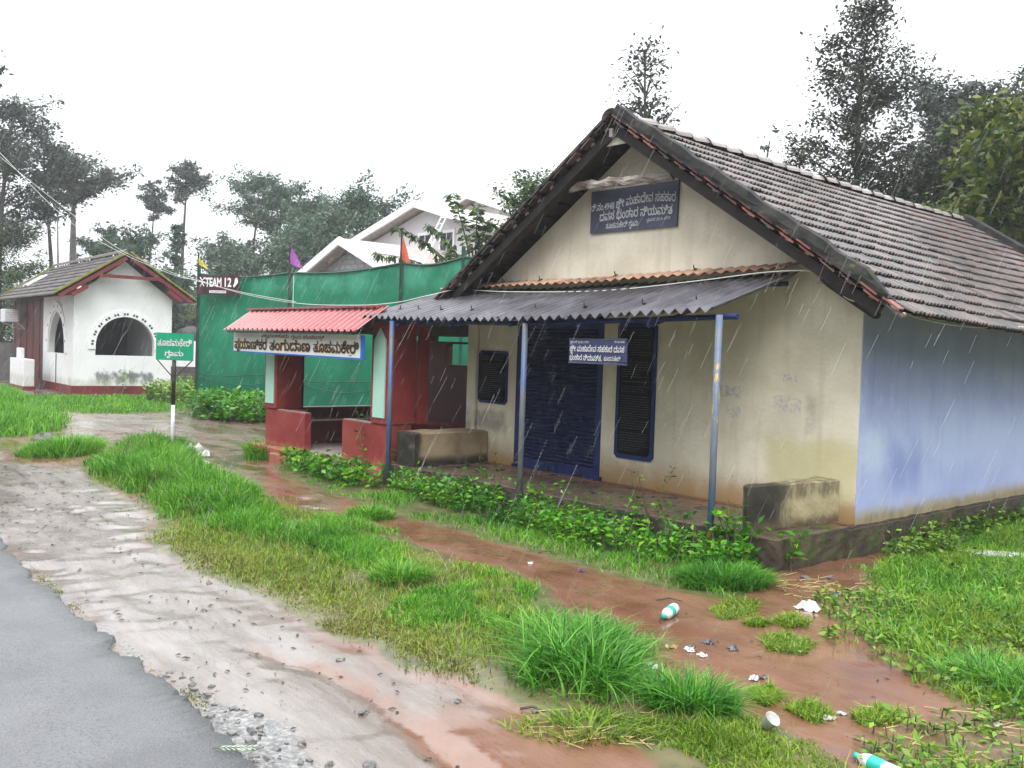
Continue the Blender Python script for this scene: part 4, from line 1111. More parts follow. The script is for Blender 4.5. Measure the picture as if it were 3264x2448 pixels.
bn = thing("team_banner", "dark maroon TEAM 12 banner with white lettering on the corner of the green net", "banner", (-8.78, 26.55, 0), math.atan2(-0.40, 1.24))
BW = 1.30
MB().slab([(0, 3.18), (BW, 3.16), (BW, 3.70), (0, 3.71)], (), -0.02, 0.0).build("sheet", M['banner'], bn)
lettering(bn, M['white'], [("TEAM", 0.22, 0.74, 3.40, 3.63, 0, 0.03), ("12", 0.84, 1.06, 3.40, 3.63, 0, 0.03)], -0.026)
MB().slab([(0.35, 3.225), (0.89, 3.22), (0.89, 3.29), (0.35, 3.295)], (), -0.024, -0.0215).build("name_strip", M['white'], bn)
lettering(bn, M['signnavy'], [("THUCHAMAKERI", 0.37, 0.87, 3.235, 3.28, 0, 0.01)], -0.0255, "small_print")
# running figure and bat-like emblem
MB().slab([(1.13, 3.38), (1.17, 3.40), (1.27, 3.52), (1.25, 3.62), (1.20, 3.65), (1.16, 3.60), (1.15, 3.50), (1.11, 3.42)], (), -0.025, -0.0215).build("emblem", M['white'], bn)
f_ = MB()
for a, b_ in (((0.05, 3.40), (0.11, 3.50)), ((0.17, 3.41), (0.11, 3.50)), ((0.11, 3.50), (0.115, 3.58)), ((0.115, 3.57), (0.04, 3.65)), ((0.115, 3.57), (0.19, 3.63)), ((0.02, 3.53), (0.10, 3.54)), ((0.12, 3.54), (0.19, 3.50))):
    f_.tube([(a[0], -0.024, a[1]), (b_[0], -0.024, b_[1])], 0.013, 4)
f_.box(0.155, 0.205, -0.025, -0.0215, 3.60, 3.65).build("emblem", M['white'], bn)
def flag(x, y, z0, z1, pts, mname, label):
    t = thing("flag", label, "flag", (x, y, 0), group="cricket net pennants")
    MB().tube([(0, 0, 0.5), (0, 0, z0), (0.01, 0, z1 + 0.02)], 0.022, 6).build("pole", M['iron'], t)
    n = 8
    vs_, fs_ = [], []
    for i in range(n + 1):
        for j in range(5):
            a = i / n; b_ = j / 4
            (tx, tz), (bx, bz) = pts
            px_ = tx * b_ * (1 - a) + (bx) * b_ * a
            pz_ = z1 - (z1 - bz) * a + (tz * b_) * (1 - a)
            vs_.append((0.025 + px_, 0.05 * math.sin(7 * a + 5 * b_), pz_ - 0.12 * b_ * a))
    for i in range(n):
        fs_ += [(i * 5 + j, i * 5 + j + 1, (i + 1) * 5 + j + 1, (i + 1) * 5 + j) for j in range(4)]
    MB().add(vs_, fs_).build("cloth", M[mname], t, smooth=True)
flag(-8.95, 26.94, 3.7, 4.36, ((0.02, -0.2), (0.30, 4.02)), 'flagy', "yellow pennant drooping on a pole at the left end of the net")
flag(-6.02, 25.42, 3.9, 4.56, ((0.02, -0.1), (0.36, 4.0)), 'flagp', "purple pennant drooping on a pole above the green net")
flag(-2.74, 22.72, 3.95, 4.62, ((0.02, -0.1), (0.22, 3.98)), 'flago', "orange pennant drooping on a pole in front of the pale house")

# ------------------------------------------------------------------ white tiled building on the left
WA, WROT = (-14.3, 31.0, 0.0), math.atan2(0.62, 0.79)
wb = thing("white_building", "white washed building with arched openings, red trim and a mossy tile roof", "building", WA, WROT)
WW, WL = 3.16, 9.4
def Wp(name, m, b, **k): return b.build(name, m, wb, **k)
def arch(cx, hw, sill, spring, top, n=18, pointy=1.0):
    pts = [(cx - hw, sill), (cx + hw, sill)]
    for i in range(n + 1):
        a = math.pi * i / n
        pts.append((cx + hw * math.cos(a) * (1.0 if pointy == 1 else abs(math.cos(a)) ** (pointy - 1) if abs(math.cos(a)) > 1e-6 else 0), spring + (top - spring) * math.sin(a)))
    return pts
RX, RZ = WW / 2, 4.70
ZE = 3.25
Wp("front_wall", M['whitewall'], MB().slab([(0, 0.28), (WW, 0.28), (WW, ZE), (RX, 4.45), (0, ZE)], [arch(1.63, 0.95, 1.30, 1.62, 2.60)], 0, 0.2))
Wp("plinth_band", M['trimred'], MB().box(-0.05, WW + 0.05, -0.05, 0.2, -0.3, 0.285))
def ring(cx, hw, spring, top, g0, g1, n=22, x=True):
    o_ = [(cx + (hw + g1) * math.cos(math.pi * i / n), spring + (top - spring + g1) * math.sin(math.pi * i / n)) for i in range(n + 1)]
    i_ = [(cx + (hw + g0) * math.cos(math.pi * i / n), spring + (top - spring + g0) * math.sin(math.pi * i / n)) for i in range(n, -1, -1)]
    return [(cx + hw + g1, spring - 0.12)] + o_ + [(cx - hw - g1, spring - 0.12), (cx - hw - g0, spring - 0.12)] + i_ + [(cx + hw + g0, spring - 0.12)]
Wp("arch_trim", M['white'], MB().slab(ring(1.63, 0.95, 1.62, 2.60, 0.0, 0.23), (), -0.035, -0.002))
hole_me = None
for i in range(11):
    for d in (-0.045, 0.045):
        a = math.pi * (0.035 + 0.93 * i / 10) + d
        x = 1.63 + 1.06 * math.cos(a); z = 1.60 + 1.09 * math.sin(a)
        if hole_me is None:
            h0 = Wp("vent_hole", M['black'], MB().box(-0.030, 0.030, -0.044, -0.036, -0.036, 0.036)); hole_me = h0.data; o = h0
        else: o = mkobj("vent_hole", hole_me, wb)
        o.location = (x, 0, z); o.rotation_euler = (0, -a + math.pi / 2, 0)
# left side: white wall with a tall arch, then dark red boards
WM = Matrix.Rotation(math.pi / 2, 4, 'Z')      # slab (x, z) at depth y -> side wall along +y, looking to -x
Wp("left_wall", M['whitewall'], MB().slab([(0.201, 0.28), (4.3, 0.28), (4.3, ZE), (0.201, ZE)], [arch(2.3, 1.15, 1.30, 1.45, 2.72, 18, 1.25)], -0.2, 0.0, WM))
Wp("arch_trim", M['white'], MB().slab(ring(2.3, 1.15, 1.45, 2.72, 0.06, 0.34), (), 0.002, 0.035, WM))
for i in range(8):
    a = math.pi * (0.06 + 0.88 * i / 7)
    o = mkobj("vent_hole", hole_me, wb)
    o.location = (-0.002, 2.3 + 1.36 * math.cos(a), 1.45 + 1.48 * math.sin(a)); o.rotation_euler = (0, 0, -math.pi / 2)
Wp("door_gap", M['black'], MB().box(-0.012, -0.002, 2.25, 2.33, 0.28, 1.29))
Wp("board_wall", M['redwood'], MB().box(0.0, 0.2, 4.301, WL, 0.0, ZE))
for y in np.arange(4.8, WL, 1.1):
    Wp("board_batten", M['redwood'], MB().box(-0.02, -0.001, y, y + 0.025, 0.0, ZE - 0.05))
Wp("plinth_band", M['trimred'], MB().box(-0.05, 0.0, 0.2, WL, -0.3, 0.285))
Wp("right_wall", M['whitewall'], MB().box(WW - 0.2, WW, 0.2, WL, 0.0, ZE))
Wp("back_wall", M['room'], MB().slab([(0, 0), (WW, 0), (WW, ZE), (RX, 4.4), (0, ZE)], (), WL, WL + 0.2))
Wp("inner_wall", M['room'], MB().slab([(0.2, 0), (WW - 0.2, 0), (WW - 0.2, ZE), (0.2, ZE)], (), 4.4, 4.5))
Wp("inner_floor", M['room'], MB().box(0.2, WW - 0.2, 0.2, 4.4, 0.2, 0.28))
Wp("ceiling", M['room'], MB().box(0.0, WW, 0.2, WL, ZE, ZE + 0.04))
Wp("stub_wall", M['whitewall'], MB().box(-0.9, -0.55, 2.9, 5.2, 0.0, 1.05).box(-0.75, -0.6, 4.3, 4.9, 1.05, 1.42), bevel=0.02)
Wp("stub_wall_base", M['trimred'], MB().box(-0.93, -0.52, 2.86, 5.2, -0.3, 0.12))
# roof: two slopes of small tiles in courses
WS = 2.72; wc, wsn = math.cos(R(33.5)), math.sin(R(33.5))
for side in (-1, 1):
    u = np.array([0, 1, 0]) ; v = np.array([side * wc, 0, -wsn]); wv = np.array([side * wsn, 0, wc])
    vs_, qs = [], []
    NCW, TWW = 9, 0.23
    yw = np.arange(-0.45, WL + 0.3, TWW / 4)
    for c in range(NCW):
        s0, s1 = c * WS / NCW, (c + 1) * WS / NCW + 0.02
        prof = 0.018 * np.abs(np.sin(yw / TWW * math.pi)) + 0.006 * np.sin(yw * 3 + c)
        n0 = sum(len(q) for q in vs_)
        org = np.array([RX, 0, RZ])
        top = org + yw[:, None] * u + s0 * v + (prof + 0.0)[:, None] * wv
        bot = org + yw[:, None] * u + s1 * v + (prof + 0.055)[:, None] * wv
        und = bot - 0.05 * wv
        vs_ += [top, bot, und]
        n = len(yw); a = np.arange(n - 1) + n0
        qs += [np.stack([a, a + 1, a + 1 + n, a + n], -1), np.stack([a + n, a + n + 1, a + 1 + 2 * n, a + 2 * n], -1)]
    o = mkobj("roof_tiles", fastmesh("roof_tiles", np.concatenate(vs_), np.concatenate(qs)), wb, M['greytile'])
    prop(o, kind="stuff")
    mm = Matrix((Vector((0, -side, 0)), Vector(v), Vector(wv))).transposed().to_4x4(); mm.translation = (RX, -0.42, RZ)
    Wp("barge_board", M['trimred'], MB().box(-0.03, 0.03, 0.15, WS - 0.1, -0.155, -0.04, mm))
    Wp("verge_moss", M['moss'], MB().box(-0.05, 0.05, 0.02, WS, 0.03, 0.09, mm))
    mm2 = mm.copy(); mm2.translation = (RX, WL + 0.3, RZ)
    Wp("verge_moss", M['moss'], MB().box(-0.05, 0.05, 0.02, WS, 0.03, 0.09, mm2))
    Wp("roof_lining", M['redwood'], MB().box(-side * 0.42 if side > 0 else -0.42, 0, 0, 0, 0, 0) if False else MB().add([mm @ Vector((0, 0.05, -0.03)), mm @ Vector((0, WS - 0.02, -0.03)), mm2 @ Vector((0, WS - 0.02, -0.03)), mm2 @ Vector((0, 0.05, -0.03))], [(0, 1, 2, 3)]))
    Wp("eave_beam", M['trimred'], MB().box(-0.05, 0.05, WS - 1.0, WS - 0.45, -0.33, -0.20, mm))
Wp("tie_beam", M['trimred'], MB().box(RX - 0.92, RX + 0.98, -0.44, -0.36, 3.85, 3.96))
rcw = None
for k in range(26):
    if rcw is None:
        o = Wp("ridge_cap", M['greytile'], MB().add([(x * 1.0, y, z) for y, r_ in ((0, 0.10), (0.36, 0.13)) for x, z in [(r_ * 1.3 * math.cos(math.pi * i / 5), r_ * math.sin(math.pi * i / 5)) for i in range(6)]], [(i, i + 1, i + 7, i + 6) for i in range(5)])); rcw = o.data
    else: o = mkobj("ridge_cap", rcw, wb)
    o.location = (RX, -0.4 + k * 0.385, RZ + 0.03)
mm = Matrix((Vector((0, 1, 0)), Vector((-wc, 0, -wsn)), Vector((-wsn, 0, wc)))).transposed().to_4x4(); mm.translation = (RX, 7.7, RZ)
sk = Wp("skylight", M['glass'], MB().box(-0.35, 0.35, 1.0, 1.75, 0.06, 0.10, mm))
MB().box(-0.42, -0.30, 0.95, 1.8, 0.06, 0.125, mm).box(0.30, 0.36, 0.95, 1.8, 0.06, 0.12, mm).build("skylight_frame", M['fascia'], sk)
wbx = thing("wall_unit", "white slatted metal unit hung under the eave on the dark red boards", "air conditioner", WA, WROT)
MB().box(-0.75, -0.25, 7.2, 8.0, 2.35, 2.85).build("case", M['whiteworn'], wbx, bevel=0.02)
for k in range(5):
    MB().box(-0.73, -0.27, 7.185, 7.199, 2.40 + k * 0.085, 2.44 + k * 0.085).build("slat", M['white'], wbx)
MB().tube([(-0.24, 7.4, 2.34), (0.0, 7.4, 2.1)], 0.03, 5).tube([(-0.7, 7.9, 2.34), (0.0, 7.9, 2.1)], 0.03, 5).build("bracket", M['whiteworn'], wbx)

# ------------------------------------------------------------------ pale house with stacked gables beyond the net
h2 = thing("pale_house", "pale grey house with three white edged gables rising beyond the green net", "house", (0, 0, 0))
FD, DD = Vector((0.66, -0.751, 0)), Vector((0.751, 0.66, 0))
def gable(ax, ay, az, half, pitch, depth, wall, oh=0.5, z0=0.0, wmat=None, half_r=None):
    Mx = Matrix((FD, DD, Vector((0, 0, 1)))).transposed().to_4x4(); Mx.translation = Vector((ax, ay, 0))
    hr = half_r or half
    tn_ = math.tan(pitch)
    w_ = h2
    MB().slab([(-half + oh, z0), (hr - oh, z0), (hr - oh, az - 0.3 - (hr - oh) * tn_), (0, az - 0.3), (-half + oh, az - 0.3 - (half - oh) * tn_)], (), 0.6, 0.8, Mx).build("gable_wall", wmat or M['housewall'], w_)
    for side, hh in ((-1, half), (1, hr)):
        L_ = hh / math.cos(pitch)
        v = Vector((side * math.cos(pitch), 0, -math.sin(pitch))); wv = Vector((side * math.sin(pitch), 0, math.cos(pitch)))
        mm = Mx @ (Matrix.Translation((0, 0, az)) @ Matrix((Vector((0, -side, 0)), v, wv)).transposed().to_4x4())
        if side < 0: MB().box(0, depth, 0.0, L_, -0.16, -0.02, mm).build("roof", M['paletile'], w_)
        else: MB().box(-depth, 0, 0.0, L_, -0.16, -0.02, mm).build("roof", M['paletile'], w_)
        s = -1 if side < 0 else 1
        MB().box(0 * s, 0.10 * s, 0.0 if side > 0 else 0.0, L_, -0.26, 0.03, mm).build("fascia", M['fascia'], w_)
    return Mx
brick = mat("grey_painted_brick", [(0.33, 0.33, 0.36), (0.44, 0.44, 0.47)], 2.0, 0.8)
G1m = gable(-6.63, 36.0, 5.93, 5.0, math.atan(0.39), 7.0, None, wmat=brick, half_r=5.2)
bk_me = None
for r_ in range(9):
    z = 4.02 + r_ * 0.19
    hw_ = (5.93 - 0.3 - z - 0.12) / 0.39
    x = -min(hw_, 3.6) + (0.22 if r_ % 2 else 0.0)
    while x < min(hw_, 4.2) - 0.45:
        if bk_me is None:
            o = MB().box(0.01, 0.43, 0.575, 0.599, 0.012, 0.178).build("brick", brick, h2); bk_me = o.data
        else: o = mkobj("brick", bk_me, h2)
        o.matrix_local = G1m @ Matrix.Translation((x, 0, z))
        x += 0.45
G2m = gable(-4.3, 40.0, 8.0, 7.0, math.atan(0.27), 8.0, None, half_r=7.5)
G3m = gable(-2.4, 45.5, 9.3, 3.4, math.atan(0.30), 6.0, None, half_r=4.5)
G4m = gable(-0.9, 37.5, 5.95, 3.0, math.atan(0.40), 5.0, None)
for x in (-0.35, 1.15):
    f_ = MB().box(x - 0.12, x + 0.92, 0.53, 0.599, 4.9, 6.75, G2m).build("window", M['fascia'], h2)
    for k in range(2):
        MB().box(x + 0.02 + k * 0.42, x + 0.38 + k * 0.42, 0.515, 0.529, 5.0, 6.62, G2m).build("pane", M['glass'], f_)
MB().box(1.3, 1.75, 0.55, 0.599, 8.1, 8.5, G3m).build("vent_window", M['fascia'], h2)
ld = thing("ladder", "thin pale ladder leaning against the wall of the pale house", "ladder", (0, 0, 0))
la, lb = Vector((-3.95, 35.2, 4.2)), Vector((-2.55, 36.6, 7.7))
ds = Vector((0.22, -0.25, 0))
for s in (0, 1):
    MB().tube([la + ds * s, lb + ds * s], 0.025, 5).build("rail", M['fascia'], ld)
for k in range(14):
    p = la.lerp(lb, (k + 0.5) / 14)
    MB().tube([p, p + ds], 0.018, 4).build("rung", M['fascia'], ld)

# ------------------------------------------------------------------ outbuilding, water tank and shed between the white building and the net
ob = thing("outbuilding", "small white outbuilding with a dark lower wall behind the green sign", "outbuilding", (-14.6, 40.5, 0), R(12))
MB().box(0, 2.4, 0, 2.5, -0.3, 0.75).build("lower_wall", M['concrete'], ob)
MB().box(0.02, 2.38, 0.02, 2.5, 0.75, 1.85).build("upper_wall", M['white'], ob)
MB().box(-0.5, 2.6, -0.35, 0, -0.3, 0.45).build("ramp", M['concrete'], ob)
MB().box(0.35, 0.95, 0.3, 0.9, 1.85, 2.05).build("tank_stand", M['white'], ob)
tk = thing("water_tank", "black domed water tank on the white outbuilding behind the green sign", "water tank", (-13.95, 41.2, 1.86), 0)
prof = [(0.55, 0.0), (0.57, 0.3), (0.52, 0.42), (0.40, 0.52), (0.2, 0.58), (0.15, 0.63), (0.0, 0.64)]
tvv, tff = [], []
for i, (r_, z) in enumerate(prof):
    for k in range(16):
        tvv.append((r_ * math.cos(k * math.pi / 8), r_ * math.sin(k * math.pi / 8), z))
for i in range(len(prof) - 1):
    tff += [(i * 16 + k, i * 16 + (k + 1) % 16, (i + 1) * 16 + (k + 1) % 16, (i + 1) * 16 + k) for k in range(16)]
MB().add(tvv, tff).build("tank", M['iron'], tk, smooth=True)
shd = thing("far_shed", "dark low shed roof seen between the white building and the net", "shed", (-20.8, 56, 0), R(8))
MB().box(0, 6, 0, 4, 0, 3.1).build("wall", M['concrete'], shd)
MB().slab([(-0.8, 3.1), (6.8, 3.1), (6.4, 3.9), (-0.4, 3.9)], (), -0.6, 4.5).build("roof", M['greytile'], shd)
lf = thing("dark_fence", "dark old boundary wall at the left edge behind the tall grass", "fence", (-22.5, 39.0, 0), R(-18))
MB().box(-4, 3.4, 0, 0.2, -0.3, 1.55).build("wall", M['concrete'], lf, rough=(0.5, 0.03))

# ------------------------------------------------------------------ cables
def sagcable(name, label, pts, r_, n=5, grp=None):
    out = []
    P_ = [Vector(p) for p in pts]
    for i in range(len(P_) - 1):
        p0, p1, p2, p3 = P_[max(i - 1, 0)], P_[i], P_[i + 1], P_[min(i + 2, len(P_) - 1)]
        for k in range(6):
            t_ = k / 6
            out.append(0.5 * ((2 * p1) + (p2 - p0) * t_ + (2 * p0 - 5 * p1 + 4 * p2 - p3) * t_ * t_ + (3 * p1 - p0 - 3 * p2 + p3) * t_ ** 3))
    out.append(P_[-1])
    o = MB().tube(out, r_, n).build(name, M['cable'], None, smooth=True)
    return prop(o, label, "cable", grp)
def hl(t_, n_, z): return HM @ Vector((-t_, -n_, z))
span = [(-14.07, 26.0, 6.8), (-12.28, 26.0, 5.11), (-10.76, 26.0, 4.22), (-9.24, 26.0, 3.64), (-8.27, 25.0, 3.47), (-6.31, 22.0, 3.02), (-4.34, 19.0, 2.71), (-2.73, 16.0, 2.58), (-1.83, 14.4, 2.57), (-1.15, 13.0, 2.63)]
tail = [hl(6.0, 0.36, 2.75), hl(4.885, 0.37, 2.695), hl(3.187, 0.37, 2.665), hl(1.804, 0.36, 2.735), hl(0.867, 0.35, 2.80), hl(0.36, 0.345, 2.79), hl(0.27, 0.35, 2.74)]
sagcable("service_cable", "white service cable sagging from the far left to the box on the gable", span + tail, 0.0065)
sagcable("service_cable", "second white cable running above the white building roof to the banner", [(-14.6, 26.4, 7.0), (-12.29, 26.0, 5.36), (-10.88, 26.0, 4.36), (-9.87, 26.0, 3.92), (-8.6, 25.3, 3.52), (-6.32, 22.0, 3.05), (-4.35, 19.0, 2.735)], 0.006)
sagcable("house_cable", "thin cable looping from the box down along the right verge", [hl(0.25, 0.33, 2.66), hl(0.12, 0.33, 2.60), hl(-0.05, 0.36, 2.50), hl(-0.25, 0.40, 2.47), hl(-0.42, 0.45, 2.44)], 0.006)
sagcable("eave_cable", "white cable sagging along the right eave of the blue wall", [hl(-0.62, 0.45, 2.36), hl(-0.62, -0.18, 2.315), hl(-0.62, -0.99, 2.30), hl(-0.62, -2.3, 2.335), hl(-0.62, -4.5, 2.30)], 0.007)
sagcable("eave_cable", "thinner upper white cable along the right eave of the blue wall", [hl(-0.62, 0.45, 2.37), hl(-0.62, -0.25, 2.335), hl(-0.62, -1.1, 2.33), hl(-0.62, -2.4, 2.35), hl(-0.62, -4.5, 2.32)], 0.006)
# ------------------------------------------------------------------ trees
def unit(v): return v / (np.linalg.norm(v, axis=-1, keepdims=True) + 1e-9)
def leafcloud(name, pos, size, parent, material, droop=0.0, aspect=2.2, rng=RNG, dirs=None):
    """One folded diamond leaf at every point."""
    n = len(pos)
    d = rng.normal(size=(n, 3)); d[:, 2] = d[:, 2] * 0.6 - droop
    if dirs is not None: d = d * 0.55 + dirs
    d = unit(d)
    s = unit(np.cross(d, rng.normal(size=(n, 3)) * 0.6 + np.array([0, 0, 1.0])))
    up = np.cross(s, d)
    L_ = size * rng.uniform(0.6, 1.35, n)[:, None]
    W_ = L_ / aspect
    v = np.stack([pos, pos + d * L_ * 0.5 + s * W_ * 0.5 + up * L_ * 0.10, pos + d * L_, pos + d * L_ * 0.5 - s * W_ * 0.5 + up * L_ * 0.10], 1)
    q = np.arange(n * 4).reshape(n, 4)
    return mkobj(name, fastmesh(name, v.reshape(-1, 3), q), parent, material)

def tree(label, x, y, h, cb, wdt, kind, seed, material, leaves=3000, size=0.16, nb=34, tr=None, name="tree", bark='bark', group=None, bend=0.04, spread=0.11, z0=0.0):
    rng = np.random.default_rng(seed)
    t = thing(name, label, "tree", (x, y, z0), 0, group)
    tr = tr or h * 0.012 + 0.03
    # trunk
    K = 9
    ph = rng.uniform(0, 6.28, 2)
    hh = np.linspace(0, h * (0.97 if kind in ('cone', 'slim') else 0.93), K)
    tx = bend * h * np.sin(hh / h * 3.0 + ph[0]) * (hh / h); ty = bend * h * np.sin(hh / h * 2.6 + ph[1]) * (hh / h)
    tp = np.stack([tx, ty, hh], -1)
    b = MB().tube([tuple(p) for p in tp], [tr * (1 - 0.86 * (k / (K - 1))) for k in range(K)], 6)
    pts, dirs = [], []
    crown = h - cb
    for i in range(nb):
        u = rng.uniform(0, 1) if kind not in ('umbrella',) else rng.uniform(0.0, 1.0) ** 0.7
        if kind == 'cone': prof = (1 - u) ** 0.75 * rng.uniform(0.65, 1.1) + 0.05; el = rng.uniform(0.25, 0.75); u0 = u * 0.98
        elif kind == 'slim': prof = (0.35 + 0.65 * (1 - u)) * rng.uniform(0.5, 1.2); el = rng.uniform(0.5, 1.0); u0 = u * 0.95
        elif kind == 'umbrella': prof = (0.45 + 0.55 * math.sin(math.pi * min(1, u * 0.9 + 0.25))) * rng.uniform(0.6, 1.15); el = rng.uniform(0.15, 0.6); u0 = u * 0.85
        elif kind == 'droop': prof = math.sqrt(max(0.05, 1 - (1.6 * u - 0.6) ** 2)) * rng.uniform(0.7, 1.1); el = rng.uniform(0.0, 0.4); u0 = u * 0.95
        else: prof = math.sqrt(max(0.04, 1 - (1.9 * u - 0.85) ** 2)) * rng.uniform(0.6, 1.1); el = rng.uniform(0.2, 0.9); u0 = u * 0.85
        z = cb + crown * u0 - (0.12 * crown if kind == 'umbrella' else 0)
        z = max(z, h * 0.05)
        p0 = np.array([np.interp(z, hh, tx), np.interp(z, hh, ty), z])
        az = i * 2.399 + rng.uniform(-0.5, 0.5)
        Lb = max(0.15, wdt * prof)
        rise = math.tan(el)
        if kind != 'cone' and z + Lb * rise > h: rise = max(0.05, (h - z) / Lb * rng.uniform(0.6, 1.0))
        k_ = 5
        s_ = np.linspace(0, 1, k_ + 1)
        if kind == 'droop': zz = Lb * (0.35 * s_ - 0.45 * s_ ** 2)
        else: zz = Lb * rise * s_ ** 0.85
        wig = rng.normal(0, 0.06 * Lb, (k_ + 1, 3)) * s_[:, None]
        bp = p0 + np.stack([np.cos(az) * Lb * s_, np.sin(az) * Lb * s_, zz], -1) + wig
        r0 = max(0.012, tr * 0.32 * (1 - 0.6 * u))
        b.tube([tuple(p) for p in bp], [r0 * (1 - 0.8 * a) for a in s_], 4, cap=False)
        m_ = max(4, int(11 * prof + 3))
        tt = rng.uniform(0.25, 1.04, m_)
        for a in tt:
            c = np.array([np.interp(a, s_, bp[:, k]) for k in range(3)])
            pts.append(c); dirs.append(unit(bp[-1] - p0))
    pts = np.array(pts); dirs = np.array(dirs)
    per = max(3, leaves // len(pts))
    rad = wdt * spread
    # each spray: an uneven flattened clump with its own size
    sz = rng.uniform(0.45, 1.35, len(pts)) * rad
    off = np.clip(rng.normal(size=(len(pts), per, 3)), -1.45, 1.45) * sz[:, None, None] * np.array([1, 1, 0.62 if kind == 'umbrella' else 0.75])
    keep = rng.uniform(size=(len(pts), per)) < rng.uniform(0.5, 1.0, len(pts))[:, None]
    P_ = (pts[:, None, :] + off)[keep]
    D_ = np.repeat(dirs[:, None, :], per, 1)[keep]
    P_ = P_[P_[:, 2] > 0.05]
    b.build("trunk", M[bark], t)
    leafcloud("crown", P_, size, t, M[material], droop=0.55 if kind == 'droop' else 0.1, rng=rng, aspect=2.0)
    return t

